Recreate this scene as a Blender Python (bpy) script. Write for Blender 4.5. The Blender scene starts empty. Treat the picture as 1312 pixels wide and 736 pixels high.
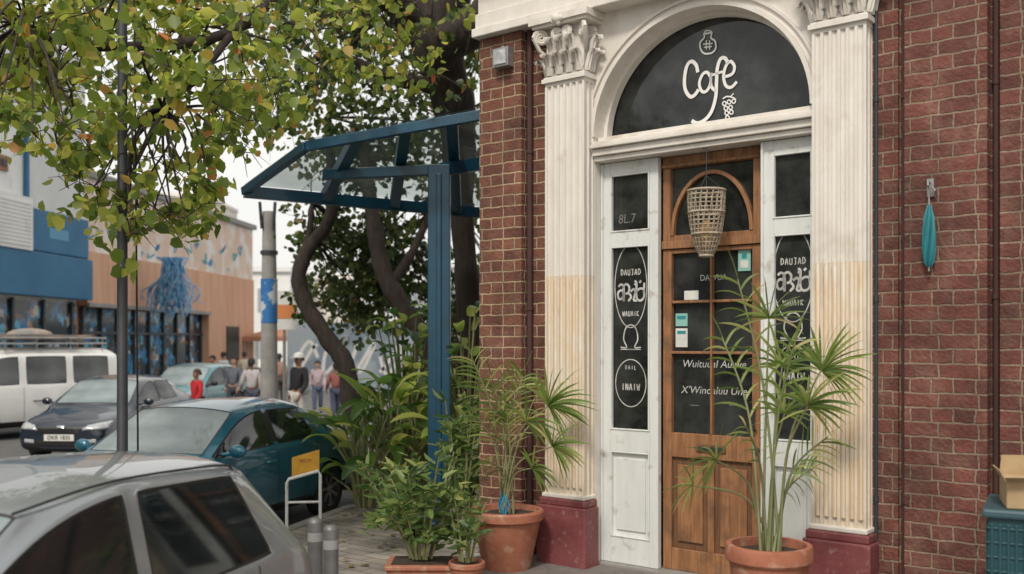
import bpy, bmesh, math, random
import numpy as np
from mathutils import Vector, Matrix
from mathutils.bvhtree import BVHTree
random.seed(7); rng=np.random.default_rng(7)
scn=bpy.context.scene; COL=scn.collection
R=math.radians
H=1.9
def W(u,v,Y): return Vector(((u-656)/1275*Y, Y, H+(438-v)*Y/1275))
# ---------------------------------------------------------------- materials
def nodes(name):
    m=bpy.data.materials.new(name); m.use_nodes=True
    nt=m.node_tree; return m,nt,nt.nodes,nt.links,nt.nodes['Principled BSDF']
def rgba(c): return (c[0],c[1],c[2],1)
def M(name,c1,c2=None,scale=4,rough=.6,metal=0,bump=0,bscale=40,coat=0,stretch=(1,1,1),lo=.35,hi=.65,spec=.5,c3=None,s3=15,t3=(.6,.7)):
    m,nt,N,L,b=nodes(name)
    b.inputs['Roughness'].default_value=rough; b.inputs['Metallic'].default_value=metal
    b.inputs['Specular IOR Level'].default_value=spec
    b.inputs['Coat Weight'].default_value=coat; b.inputs['Coat Roughness'].default_value=.04
    b.inputs['Base Color'].default_value=rgba(c1)
    tc=N.new('ShaderNodeTexCoord'); mp=N.new('ShaderNodeMapping'); mp.inputs['Scale'].default_value=stretch
    L.new(tc.outputs['Object'],mp.inputs['Vector'])
    if c2:
        n=N.new('ShaderNodeTexNoise'); n.inputs['Scale'].default_value=scale; n.inputs['Detail'].default_value=7; n.inputs['Roughness'].default_value=.62
        L.new(mp.outputs[0],n.inputs['Vector'])
        r=N.new('ShaderNodeValToRGB'); r.color_ramp.elements[0].position=lo; r.color_ramp.elements[1].position=hi
        r.color_ramp.elements[0].color=rgba(c1); r.color_ramp.elements[1].color=rgba(c2)
        L.new(n.outputs['Fac'],r.inputs['Fac']); out=r.outputs['Color']
        if c3:
            n3=N.new('ShaderNodeTexNoise'); n3.inputs['Scale'].default_value=s3; n3.inputs['Detail'].default_value=8
            L.new(tc.outputs['Object'],n3.inputs['Vector'])
            r3=N.new('ShaderNodeValToRGB'); r3.color_ramp.elements[0].position=t3[0]; r3.color_ramp.elements[1].position=t3[1]
            r3.color_ramp.elements[0].color=(0,0,0,1); r3.color_ramp.elements[1].color=(1,1,1,1)
            L.new(n3.outputs['Fac'],r3.inputs['Fac'])
            mx=N.new('ShaderNodeMix'); mx.data_type='RGBA'
            L.new(r3.outputs['Color'],mx.inputs[0]); L.new(out,mx.inputs[6]); mx.inputs[7].default_value=rgba(c3); out=mx.outputs[2]
        L.new(out,b.inputs['Base Color'])
    if bump:
        n2=N.new('ShaderNodeTexNoise'); n2.inputs['Scale'].default_value=bscale; n2.inputs['Detail'].default_value=5
        L.new(mp.outputs[0],n2.inputs['Vector'])
        bp=N.new('ShaderNodeBump'); bp.inputs['Strength'].default_value=bump; bp.inputs['Distance'].default_value=.01
        L.new(n2.outputs['Fac'],bp.inputs['Height']); L.new(bp.outputs[0],b.inputs['Normal'])
    return m
def brick_mat(name,ca,cb,mortar):
    m,nt,N,L,b=nodes(name); b.inputs['Roughness'].default_value=.85
    tc=N.new('ShaderNodeTexCoord'); sp=N.new('ShaderNodeSeparateXYZ'); L.new(tc.outputs['Object'],sp.inputs[0])
    ad=N.new('ShaderNodeMath'); ad.operation='ADD'; L.new(sp.outputs[0],ad.inputs[0]); L.new(sp.outputs[1],ad.inputs[1])
    cb_=N.new('ShaderNodeCombineXYZ'); L.new(ad.outputs[0],cb_.inputs[0]); L.new(sp.outputs[2],cb_.inputs[1])
    nz=N.new('ShaderNodeTexNoise'); nz.inputs['Scale'].default_value=11; nz.inputs['Detail'].default_value=4; L.new(tc.outputs['Object'],nz.inputs['Vector'])
    vs=N.new('ShaderNodeVectorMath'); vs.operation='MULTIPLY_ADD'; vs.inputs[1].default_value=(.030,.024,0)
    L.new(nz.outputs['Color'],vs.inputs[0]); L.new(cb_.outputs[0],vs.inputs[2])
    bt=N.new('ShaderNodeTexBrick'); bt.inputs['Scale'].default_value=1; bt.inputs['Brick Width'].default_value=.25
    bt.inputs['Row Height'].default_value=.098; bt.inputs['Mortar Size'].default_value=.0085; bt.inputs['Mortar Smooth'].default_value=.4
    bt.inputs['Color1'].default_value=rgba(ca); bt.inputs['Color2'].default_value=rgba(cb); bt.inputs['Mortar'].default_value=rgba(mortar); bt.inputs['Bias'].default_value=-.1
    bt.squash=.55; bt.squash_frequency=2; bt.offset=.5
    L.new(vs.outputs[0],bt.inputs['Vector'])
    # dusty bloom over brick and mortar
    nd=N.new('ShaderNodeTexNoise'); nd.inputs['Scale'].default_value=5.5; nd.inputs['Detail'].default_value=10; nd.inputs['Roughness'].default_value=.75; L.new(tc.outputs['Object'],nd.inputs['Vector'])
    mrd=N.new('ShaderNodeMapRange'); mrd.inputs[1].default_value=.48; mrd.inputs[2].default_value=.8; mrd.inputs[3].default_value=0; mrd.inputs[4].default_value=.6; L.new(nd.outputs['Fac'],mrd.inputs[0])
    md=N.new('ShaderNodeMix'); md.data_type='RGBA'; md.inputs[7].default_value=(.30,.20,.15,1); L.new(mrd.outputs[0],md.inputs[0]); L.new(bt.outputs['Color'],md.inputs[6])
    n=N.new('ShaderNodeTexNoise'); n.inputs['Scale'].default_value=2.2; n.inputs['Detail'].default_value=9; n.inputs['Roughness'].default_value=.7; L.new(tc.outputs['Object'],n.inputs['Vector'])
    r=N.new('ShaderNodeValToRGB'); r.color_ramp.elements[0].position=.33; r.color_ramp.elements[1].position=.68
    r.color_ramp.elements[0].color=(.48,.46,.45,1); r.color_ramp.elements[1].color=(1.25,1.23,1.2,1); L.new(n.outputs['Fac'],r.inputs['Fac'])
    mx=N.new('ShaderNodeMix'); mx.data_type='RGBA'; mx.blend_type='MULTIPLY'; mx.inputs[0].default_value=1
    L.new(md.outputs[2],mx.inputs[6]); L.new(r.outputs['Color'],mx.inputs[7]); L.new(mx.outputs[2],b.inputs['Base Color'])
    n2=N.new('ShaderNodeTexNoise'); n2.inputs['Scale'].default_value=45; n2.inputs['Detail'].default_value=6; L.new(tc.outputs['Object'],n2.inputs['Vector'])
    ma=N.new('ShaderNodeMath'); ma.operation='MULTIPLY_ADD'; ma.inputs[1].default_value=-1.0; L.new(bt.outputs['Fac'],ma.inputs[0]); 
    mb_=N.new('ShaderNodeMath'); mb_.operation='MULTIPLY'; mb_.inputs[1].default_value=.8; L.new(n2.outputs['Fac'],mb_.inputs[0]); L.new(mb_.outputs[0],ma.inputs[2])
    bp=N.new('ShaderNodeBump'); bp.inputs['Strength'].default_value=1; bp.inputs['Distance'].default_value=.014
    L.new(ma.outputs[0],bp.inputs['Height']); L.new(bp.outputs[0],b.inputs['Normal'])
    return m
def leaf_mat(name,cols,trans=.45,rough=.45):
    m,nt,N,L,b=nodes(name); b.inputs['Roughness'].default_value=rough
    g=N.new('ShaderNodeNewGeometry'); r=N.new('ShaderNodeValToRGB'); el=r.color_ramp.elements
    el[0].position=cols[0][0]; el[0].color=rgba(cols[0][1]); el[1].position=cols[-1][0]; el[1].color=rgba(cols[-1][1])
    for p,c in cols[1:-1]:
        e=el.new(p); e.color=rgba(c)
    L.new(g.outputs['Random Per Island'],r.inputs['Fac']); L.new(r.outputs['Color'],b.inputs['Base Color'])
    t=N.new('ShaderNodeBsdfTranslucent'); hs=N.new('ShaderNodeHueSaturation'); hs.inputs['Value'].default_value=2.0; hs.inputs['Saturation'].default_value=1.0
    L.new(r.outputs['Color'],hs.inputs['Color']); L.new(hs.outputs[0],t.inputs['Color'])
    mx=N.new('ShaderNodeMixShader'); mx.inputs[0].default_value=trans
    L.new(b.outputs[0],mx.inputs[1]); L.new(t.outputs[0],mx.inputs[2]); L.new(mx.outputs[0],N['Material Output'].inputs['Surface'])
    return m
def clear_glass(name,tint=(.75,.85,.85),a=.35,base=(.25,.32,.33),nsc=3,ior=1.5):
    m,nt,N,L,b=nodes(name); b.inputs['Base Color'].default_value=rgba(base); b.inputs['Roughness'].default_value=.05; b.inputs['IOR'].default_value=ior
    t=N.new('ShaderNodeBsdfTransparent'); t.inputs[0].default_value=rgba(tint)
    n=N.new('ShaderNodeTexNoise'); n.inputs['Scale'].default_value=nsc; n.inputs['Detail'].default_value=8
    mr=N.new('ShaderNodeMapRange'); mr.inputs[1].default_value=.3; mr.inputs[2].default_value=.75; mr.inputs[3].default_value=a*.7; mr.inputs[4].default_value=min(1,a*1.5)
    L.new(n.outputs['Fac'],mr.inputs[0])
    mx=N.new('ShaderNodeMixShader'); L.new(mr.outputs[0],mx.inputs[0]); L.new(t.outputs[0],mx.inputs[1]); L.new(b.outputs[0],mx.inputs[2])
    L.new(mx.outputs[0],N['Material Output'].inputs['Surface']); return m
def shop_mat(name):
    m,nt,N,L,b=nodes(name); b.inputs['Roughness'].default_value=.12
    tc=N.new('ShaderNodeTexCoord'); v=N.new('ShaderNodeTexVoronoi'); v.inputs['Scale'].default_value=4.5; v.distance='CHEBYCHEV'
    L.new(tc.outputs['Object'],v.inputs['Vector'])
    r0=N.new('ShaderNodeValToRGB'); r0.color_ramp.interpolation='CONSTANT'; el=r0.color_ramp.elements; el[0].position=0; el[0].color=(.03,.16,.34,1); el[1].position=.35; el[1].color=(.02,.04,.05,1)
    for p,c in ((.55,(.10,.38,.55,1)),(.7,(.45,.42,.36,1)),(.8,(.03,.05,.06,1)),(.92,(.4,.16,.07,1))):
        e=el.new(p); e.color=c
    sp=N.new('ShaderNodeSeparateColor'); L.new(v.outputs['Color'],sp.inputs[0]); L.new(sp.outputs[0],r0.inputs[0])
    n=N.new('ShaderNodeTexNoise'); n.inputs['Scale'].default_value=1.3; n.inputs['Detail'].default_value=4; L.new(tc.outputs['Object'],n.inputs['Vector'])
    r=N.new('ShaderNodeValToRGB'); r.color_ramp.elements[0].position=.46; r.color_ramp.elements[1].position=.54
    L.new(n.outputs['Fac'],r.inputs['Fac'])
    mx=N.new('ShaderNodeMix'); mx.data_type='RGBA'; mx.inputs[6].default_value=(.022,.032,.038,1); L.new(r.outputs['Color'],mx.inputs[0]); L.new(r0.outputs['Color'],mx.inputs[7])
    L.new(mx.outputs[2],b.inputs['Base Color']); return m
white=M('white_paint',(.74,.71,.66),(.66,.62,.56),scale=3,rough=.55,bump=.2,bscale=30,stretch=(2,2,.7),c3=(.48,.42,.34),s3=3.5,t3=(.57,.85))
lowwhite=M('stained_white_paint',(.72,.64,.53),(.66,.56,.44),scale=3,rough=.6,bump=.25,stretch=(2,2,.6),c3=(.54,.47,.39),s3=5,t3=(.5,.75))
white2=M('door_white',(.70,.72,.71),(.62,.64,.63),scale=4,rough=.5,bump=.15,bscale=50,stretch=(3,3,.5),c3=(.40,.36,.30),s3=9,t3=(.60,.76))
cream=M('cream_paint',(.62,.46,.29),(.68,.57,.43),scale=6,rough=.6,bump=.2,stretch=(2,2,.6),c3=(.68,.63,.55),s3=3,t3=(.5,.7))
redbase=M('red_plinth_paint',(.17,.045,.05),(.22,.07,.07),scale=5,rough=.5,bump=.3,c3=(.3,.2,.18),s3=20,t3=(.6,.75))
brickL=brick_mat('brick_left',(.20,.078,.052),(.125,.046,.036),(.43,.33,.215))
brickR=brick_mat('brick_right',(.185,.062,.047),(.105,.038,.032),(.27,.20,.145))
wood=M('door_wood',(.37,.18,.08),(.21,.095,.043),scale=5,rough=.55,bump=.35,bscale=30,stretch=(9,9,.6),c3=(.12,.07,.045),s3=5,t3=(.48,.76))
woodD=M('door_wood_dark',(.20,.10,.05),(.11,.055,.03),scale=6,rough=.5,bump=.2,stretch=(9,9,.6))
pane=M('dark_pane',(.010,.012,.012),(.065,.069,.066),scale=2.6,rough=.06,bump=.06,bscale=1.5,lo=.40,hi=.78)  # grey mottling in the base colour imitates blurred reflections on the glass
chalk=M('chalk_white',(.76,.76,.74),rough=.7)
chalk2=M('worn_chalk',(.62,.62,.6),(.34,.34,.33),scale=14,rough=.8)
teal=M('teal_paint',(.02,.20,.23),(.015,.13,.16),rough=.5)
metal=M('dull_metal',(.38,.38,.37),(.25,.25,.25),rough=.45,metal=.5)
darkm=M('dark_metal',(.04,.045,.055),(.06,.06,.065),rough=.5,metal=.3)
brownpipe=M('brown_pipe',(.055,.026,.022),(.08,.035,.03),rough=.8)
blue=M('shelter_blue',(.008,.075,.14),(.008,.052,.095),rough=.35,bump=.08,coat=.2)
rglass=clear_glass('roof_glass',(.80,.88,.85),.42,(.48,.54,.52),2.2,ior=1.7)
terra=M('terracotta',(.38,.145,.085),(.30,.105,.06),scale=7,rough=.75,bump=.3,c3=(.45,.3,.22),s3=8,t3=(.55,.75))
soil=M('soil',(.03,.02,.015),(.06,.04,.025),scale=20,rough=.95,bump=.8)
black=M('black_trim',(.012,.012,.013),rough=.5)
rubber=M('rubber',(.02,.02,.02),(.035,.035,.035),rough=.8,bump=.2)
bark=M('bark',(.022,.016,.013),(.05,.037,.03),scale=9,rough=.9,bump=1,bscale=14,stretch=(2,2,.5))
wicker=M('wicker',(.46,.40,.31),(.22,.17,.12),scale=25,rough=.7,bump=.4)
paper=M('paper',(.7,.7,.66),(.55,.56,.54),scale=12,rough=.8)
carglass=clear_glass('car_glass',(.30,.37,.37),.55,(.014,.02,.022),1.2,2.2)
wsglass=clear_glass('painted_sheen_windscreen',(.45,.53,.53),.66,(.32,.39,.40),1.4,1.8)  # pale base colour stands in for bright sky reflected in the windscreens
chrome=M('chrome',(.6,.6,.6),rough=.15,metal=1)
lampglass=M('lamp_lens',(.55,.57,.58),(.3,.32,.34),scale=14,rough=.08,coat=.6)
redlens=M('tail_lens',(.3,.012,.012),rough=.12,coat=.6)
plate=M('plate',(.7,.7,.66),rough=.4)
rimm=M('rim',(.42,.42,.43),(.3,.3,.3),rough=.3,metal=.85)
seatm=M('seat_fabric',(.06,.06,.062),(.11,.11,.11),scale=9,rough=.9)
# ---------------------------------------------------------------- mesh builder
class MB:
    def __init__(s): s.v=[];s.f=[];s.m=[]
    def add(s,vs,fs,m=0):
        o=len(s.v); s.v+= [tuple(p) for p in vs]; s.f+=[tuple(i+o for i in f) for f in fs]; s.m+=[m]*len(fs)
    def box(s,x0,x1,y0,y1,z0,z1,m=0):
        s.add([(x0,y0,z0),(x1,y0,z0),(x1,y1,z0),(x0,y1,z0),(x0,y0,z1),(x1,y0,z1),(x1,y1,z1),(x0,y1,z1)],
              [(0,3,2,1),(4,5,6,7),(0,1,5,4),(1,2,6,5),(2,3,7,6),(3,0,4,7)],m)
    def beam(s,p,q,w,h,m=0,up=Vector((0,0,1))):
        p=Vector(p);q=Vector(q);d=(q-p).normalized(); a=d.cross(up)
        if a.length<.01: a=Vector((1,0,0))
        a.normalize(); b=a.cross(d).normalized(); a*=w/2;b*=h/2
        vs=[p-a-b,p+a-b,p+a+b,p-a+b,q-a-b,q+a-b,q+a+b,q-a+b]
        s.add(vs,[(0,1,2,3),(4,7,6,5),(0,4,5,1),(1,5,6,2),(2,6,7,3),(3,7,4,0)],m)
    def tube(s,pts,rad,n=8,m=0,cap=True):
        pts=[Vector(p) for p in pts]; k=len(pts)
        if not hasattr(rad,'__len__'): rad=[rad]*k
        vs=[];prev=None
        for i,p in enumerate(pts):
            d=(pts[min(i+1,k-1)]-pts[max(i-1,0)])
            if d.length<1e-9: d=Vector((0,0,1))
            d.normalize()
            if prev is None: a=d.orthogonal().normalized()
            else:
                a=prev-d*prev.dot(d)
                a=a.normalized() if a.length>1e-6 else d.orthogonal().normalized()
            prev=a; b=d.cross(a)
            for j in range(n):
                t=2*math.pi*j/n; vs.append(p+(a*math.cos(t)+b*math.sin(t))*rad[i])
        fs=[(i*n+j,i*n+(j+1)%n,(i+1)*n+(j+1)%n,(i+1)*n+j) for i in range(k-1) for j in range(n)]
        if cap: fs+=[tuple(range(n))[::-1],tuple((k-1)*n+j for j in range(n))]
        s.add(vs,fs,m)
    def lathe(s,prof,c=(0,0,0),n=24,axis='z',m=0,sx=1,sy=1):
        vs=[];k=len(prof)
        for r,z in prof:
            for j in range(n):
                t=2*math.pi*j/n; a=r*math.cos(t)*sx;b=r*math.sin(t)*sy
                vs.append((c[0]+a,c[1]+b,c[2]+z) if axis=='z' else ((c[0]+a,c[1]+z,c[2]+b) if axis=='y' else (c[0]+z,c[1]+a,c[2]+b)))
        fs=[(i*n+j,i*n+(j+1)%n,(i+1)*n+(j+1)%n,(i+1)*n+j) for i in range(k-1) for j in range(n)]
        s.add(vs,fs,m)
    def ball(s,c,r,n=12,m=0,sc=(1,1,1)):
        prof=[(max(1e-4,math.sin(math.pi*i/8))*r,-math.cos(math.pi*i/8)*r*sc[2]) for i in range(9)]
        s.lathe(prof,c,n,'z',m,sc[0],sc[1])
    def prism(s,poly,z0,z1,m=0):
        n=len(poly); s.add([(x,y,z0) for x,y in poly]+[(x,y,z1) for x,y in poly],
            [tuple(range(n))[::-1],tuple(range(n,2*n))]+[(i,(i+1)%n,(i+1)%n+n,i+n) for i in range(n)],m)
    def arch(s,x0,x1,zb,zt,cx,a,b,y0,y1,N=40,m=0):
        P=[(cx-a*math.cos(math.pi*i/N),zb+b*math.sin(math.pi*i/N)) for i in range(N+1)]
        for (xa,za),(xb,zc) in zip(P,P[1:]):
            s.add([(xa,y0,za),(xb,y0,zc),(xb,y0,zt),(xa,y0,zt),(xa,y1,za),(xb,y1,zc)],[(0,1,2,3),(0,4,5,1)],m)
        if x0<cx-a: s.box(x0,cx-a,y0,y1,zb,zt,m)
        if x1>cx+a: s.box(cx+a,x1,y0,y1,zb,zt,m)
    def ring(s,cx,zb,a,b,t,y0,y1,N=48,m=0):
        P=[(math.cos(math.pi*i/N),math.sin(math.pi*i/N)) for i in range(N+1)]
        vs=[];fs=[]
        for c,d in P:
            for (k,y) in ((0,y1),(0,y0),(t,y0),(t,y1)): vs.append((cx-(a+k)*c,y,zb+(b+k)*d))
        for i in range(N):
            for j in range(4): fs.append((i*4+j,(i+1)*4+j,(i+1)*4+(j+1)%4,i*4+(j+1)%4))
        s.add(vs,fs,m)
    def ribbon(s,pts,w,fn,m=0,closed=False):
        P=[Vector(p) for p in pts]; n=len(P); vs=[]
        for i in range(n):
            if closed: d=P[(i+1)%n]-P[(i-1)%n]
            else: d=P[min(i+1,n-1)]-P[max(i-1,0)]
            d.normalize(); q=Vector((-d.y,d.x))*w/2
            vs+= [fn(P[i]+q),fn(P[i]-q)]
        k=n if closed else n-1
        s.add(vs,[(2*i,2*i+1,2*((i+1)%n)+1,2*((i+1)%n)) for i in range(k)],m)
    def obj(s,name,mats,parent=None,origin=(0,0,0),smooth=False,bevel=0,ang=35,label=None,fix=True):
        o=Vector(origin); me=bpy.data.meshes.new(name)
        me.from_pydata([(p[0]-o.x,p[1]-o.y,p[2]-o.z) for p in s.v],[],s.f)
        for mt in (mats if isinstance(mats,list) else [mats]): me.materials.append(mt)
        me.polygons.foreach_set('material_index',s.m)
        if fix:
            bm=bmesh.new(); bm.from_mesh(me); bmesh.ops.recalc_face_normals(bm,faces=bm.faces); bm.to_mesh(me); bm.free()
        if smooth:
            me.shade_smooth(); me.set_sharp_from_angle(angle=R(ang))
        ob=bpy.data.objects.new(name,me); COL.objects.link(ob)
        if parent: ob.parent=parent
        else: ob.location=o
        if bevel:
            b=ob.modifiers.new('bev','BEVEL'); b.width=bevel; b.segments=2; b.limit_method='ANGLE'
        if label: ob['label']=label
        return ob
def tag(o,label,cat,group=None):
    o['label']=label;o['category']=cat
    if group:o['group']=group
    return o
def empty(name,loc,rot=0,label='',cat='',group=None):
    e=bpy.data.objects.new(name,None); COL.objects.link(e); e.location=loc; e.rotation_euler=(0,0,rot); e.empty_display_size=.2
    return tag(e,label,cat,group)
def pempty(name,parent,label=None):
    e=bpy.data.objects.new(name,None); COL.objects.link(e); e.parent=parent
    if label: e['label']=label
    return e
def text_mesh(mb,txt,fn,height,m=0,sx=1.0,bold=0,shear=0):
    cu=bpy.data.curves.new('t','FONT'); cu.body=txt; cu.align_x='CENTER'; cu.align_y='CENTER'; cu.size=1; cu.offset=bold; cu.resolution_u=3; cu.shear=shear
    ob=bpy.data.objects.new('t',cu); COL.objects.link(ob); dg=bpy.context.evaluated_depsgraph_get()
    me=bpy.data.meshes.new_from_object(ob.evaluated_get(dg))
    sc=height/.72
    mb.add([fn(Vector((v.co.x*sc*sx,v.co.y*sc))) for v in me.vertices],[tuple(p.vertices) for p in me.polygons],m)
    bpy.data.objects.remove(ob); bpy.data.meshes.remove(me)
def crom(pts,k=6,closed=False):
    P=[Vector(p) for p in pts]; n=len(P); out=[]
    rg=range(n if closed else n-1)
    for i in rg:
        if closed: a,b,c,d=P[(i-1)%n],P[i],P[(i+1)%n],P[(i+2)%n]
        else: a,b,c,d=P[max(i-1,0)],P[i],P[i+1],P[min(i+2,n-1)]
        for j in range(k):
            t=j/k; out.append(.5*((2*b)+(c-a)*t+(2*a-5*b+4*c-d)*t*t+(3*b-a-3*c+d)*t**3))
    if not closed: out.append(P[-1])
    return out
# ---------------------------------------------------------------- camera / light
cam=bpy.data.cameras.new('camera'); co=bpy.data.objects.new('camera',cam); COL.objects.link(co)
co.location=(0,0,H); co.rotation_euler=(R(90),0,0); cam.lens=35; cam.sensor_width=36; cam.shift_y=.0534; cam.clip_end=2000
cam.dof.use_dof=True; cam.dof.focus_distance=7.9; cam.dof.aperture_fstop=1.4
scn.camera=co
sdir=Vector((-.3,-.85,1.0)).normalized()
el=math.asin(sdir.z); az=math.atan2(sdir.x,sdir.y)
w=bpy.data.worlds.new('World'); scn.world=w; w.use_nodes=True; N=w.node_tree.nodes; L=w.node_tree.links
sk=N.new('ShaderNodeTexSky'); sk.sky_type='NISHITA'; sk.sun_disc=False; sk.sun_elevation=el; sk.sun_rotation=az; sk.dust_density=5; sk.air_density=1.0; sk.ozone_density=.6
tcw=N.new('ShaderNodeTexCoord'); nw=N.new('ShaderNodeTexNoise'); nw.inputs['Scale'].default_value=1.6; nw.inputs['Detail'].default_value=5; L.new(tcw.outputs['Generated'],nw.inputs['Vector'])
mrw=N.new('ShaderNodeMapRange'); mrw.inputs[1].default_value=.3; mrw.inputs[2].default_value=.7; mrw.inputs[3].default_value=.7; mrw.inputs[4].default_value=.94; L.new(nw.outputs['Fac'],mrw.inputs[0])
mxw=N.new('ShaderNodeMix'); mxw.data_type='RGBA'; L.new(mrw.outputs[0],mxw.inputs[0]); L.new(sk.outputs[0],mxw.inputs[6]); mxw.inputs[7].default_value=(7.2,7.05,6.7,1)
L.new(mxw.outputs[2],N['Background'].inputs[0]); N['Background'].inputs[1].default_value=.15
sl=bpy.data.lights.new('sun','SUN'); sl.energy=2.3; sl.angle=R(10); sl.color=(1,.93,.82); so=bpy.data.objects.new('sun',sl); COL.objects.link(so)
so.rotation_euler=(-sdir).to_track_quat('-Z','Y').to_euler(); so.location=(0,0,20)
scn.view_settings.view_transform='Standard'; scn.view_settings.look='None'; scn.view_settings.exposure=0
# ---------------------------------------------------------------- ground
asph=M('asphalt',(.095,.094,.092),(.135,.132,.127),scale=3,rough=.8,bump=.5,bscale=60)
def paving():
    m,nt,N,L,b=nodes('paving'); b.inputs['Roughness'].default_value=.8
    tc=N.new('ShaderNodeTexCoord'); mp=N.new('ShaderNodeMapping'); mp.inputs['Rotation'].default_value=(0,0,.67); L.new(tc.outputs['Object'],mp.inputs[0])
    bt=N.new('ShaderNodeTexBrick'); bt.inputs['Scale'].default_value=1; bt.inputs['Brick Width'].default_value=.3; bt.inputs['Row Height'].default_value=.15; bt.inputs['Mortar Size'].default_value=.006
    bt.inputs['Color1'].default_value=(.29,.265,.24,1); bt.inputs['Color2'].default_value=(.22,.2,.185,1); bt.inputs['Mortar'].default_value=(.10,.09,.08,1)
    L.new(mp.outputs[0],bt.inputs['Vector'])
    n=N.new('ShaderNodeTexNoise'); n.inputs['Scale'].default_value=1.7; n.inputs['Detail'].default_value=9; L.new(tc.outputs['Object'],n.inputs['Vector'])
    r=N.new('ShaderNodeValToRGB'); r.color_ramp.elements[0].position=.35; r.color_ramp.elements[1].position=.65; r.color_ramp.elements[0].color=(.6,.6,.58,1); r.color_ramp.elements[1].color=(1.2,1.17,1.1,1); L.new(n.outputs['Fac'],r.inputs[0])
    mx=N.new('ShaderNodeMix'); mx.data_type='RGBA'; mx.blend_type='MULTIPLY'; mx.inputs[0].default_value=1; L.new(bt.outputs[0],mx.inputs[6]); L.new(r.outputs[0],mx.inputs[7]); L.new(mx.outputs[2],b.inputs['Base Color'])
    bp=N.new('ShaderNodeBump'); bp.inputs['Distance'].default_value=.006; bp.invert=True; L.new(bt.outputs['Fac'],bp.inputs['Height']); L.new(bp.outputs[0],b.inputs['Normal'])
    return m
pav=paving()
kstone=M('kerb_stone',(.30,.29,.27),(.22,.21,.2),scale=6,rough=.85,bump=.4)
g=MB(); g.add([(-500,-300,-.18),(500,-300,-.18),(500,700,-.18),(-500,700,-.18)],[(0,1,2,3)]); o=g.obj('road',asph); o['kind']='structure'
kerb=[(-.4,-12),(-.7,2),(-.95,6.0),(-1.5,6.6),(-2.05,8),(-2.45,9.5),(-2.4,10.4),(-1.95,12),(-1.2,14.5),(.2,20),(4,32),(12,55)]
kerb=[tuple(p) for p in crom(kerb,5)]
g=MB(); g.prism([(x+.14,y) for x,y in kerb]+[(70,55),(70,-12)],-.3,-.06); o=g.obj('pavement',pav); o['kind']='structure'
g=MB(); g.prism(kerb+[(x+.145,y) for x,y in kerb[::-1]],-.3,-.052); o=g.obj('kerb',kstone); o['kind']='structure'
g=MB(); g.prism([(-15.7,-10),(-11.6,30),(-8.6,62),(-14,62),(-22,-10)],-.3,-.06); o=g.obj('pavement',pav); o['kind']='structure'
paintw=M('road_paint',(.6,.6,.57),(.35,.35,.34),scale=9,rough=.7)
for i in range(9):
    g=MB(); y=13+i*5; x=-6.2+.12*(y-13); g.prism([(x,y),(x+.12,y),(x+.42,y+2.4),(x+.3,y+2.4)],-.18,-.175); o=g.obj('road_marking',paintw); o['kind']='structure'
# ---------------------------------------------------------------- cafe building
BA=math.atan2(-.625,.781); P0=Vector((.503,8.656,0))
B=empty('cafe_building',P0,BA,'red brick corner cafe with white columned arched doorway','building')
def S(u,n):
    t=(u-656)/1275; return (t*8.656-.503+n*(.625-.781*t))/(.781+.625*t)
def Zf(v,s,n): return H+(438-v)*(8.656-.625*s-.781*n)/1275
def FP(u,v,n):
    s=S(u,n); return Vector((s,Zf(v,s,n)))
AX,AZ,AA,AB=1.22,3.64,.95,.90
wl=MB(); wl.box(-.95,.02,0,.4,-.2,4.68); wl.box(-.95,-.46,-.1,-.0,-.2,4.675); wl.box(-.949,-.6,.4,8,-.2,4.68)
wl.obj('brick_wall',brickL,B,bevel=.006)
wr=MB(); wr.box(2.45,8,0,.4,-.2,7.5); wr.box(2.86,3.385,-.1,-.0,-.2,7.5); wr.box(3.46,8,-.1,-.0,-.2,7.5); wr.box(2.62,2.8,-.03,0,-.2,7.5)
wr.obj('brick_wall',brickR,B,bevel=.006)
bw=MB(); bw.box(-.94,8,7.6,8,-.2,7); bw.box(7.6,8,.4,7.6,-.2,7); bw.box(-.94,8,.35,8,7.4,7.5); bw.box(-.93,2.45,.1,.4,5.3,7.5); bw.box(-.93,-.7,.4,7.6,4.68,7.4); bw.obj('rear_wall',brickR,B)
sm=MB(); sm.arch(.02,2.45,AZ,4.68,AX,AA,AB,0,.25); sm.box(.02,.262,0,.35,-.1,AZ); sm.box(2.22,2.45,0,.35,-.1,AZ); sm.box(AX-AA,AX+AA,.03,.25,3.585,AZ)
sm.obj('arch_surround',white,B)
am=MB(); am.ring(AX,AZ,AA+.0,AB+.0,.035,-.035,0); am.ring(AX,AZ,AA+.075,AB+.075,.022,-.022,0); am.ring(AX,AZ,AA-.035,AB-.035,.034,.12,.2); am.obj('arch_moulding',white,B,smooth=True)
lg=MB(); lg.add([(AX+AA*math.cos(math.pi*i/40),.215,AZ+AB*math.sin(math.pi*i/40)) for i in range(41)],[tuple(range(41))]); lun=lg.obj('lunette_window',pane,B)
cr=MB()
cr.box(-.97,8,-.19,.1,4.68,4.76); cr.box(-.96,8,-.15,.1,4.76,4.9); cr.box(-.95,8,-.12,.1,4.9,5.25); cr.box(-1.0,8,-.26,.1,5.25,5.33); cr.box(-1.08,8,-.38,.1,5.33,5.48); cr.box(-1.0,-.7,.1,8,4.68,5.4)
for i in range(46): cr.box(-.95+i*.19,-.86+i*.19,-.235,-.12,5.17,5.25)
cr.obj('cornice',white,B,bevel=.008)
ib=MB(); ib.box(.262,2.235,-.02,.24,3.43,3.47); ib.box(.262,2.235,-.05,.24,3.472,3.53); ib.box(.262,2.235,-.085,.24,3.532,3.565); ib.box(.262,2.235,-.06,.24,3.567,3.59)
ib.obj('transom_moulding',white,B,bevel=.006)
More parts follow.
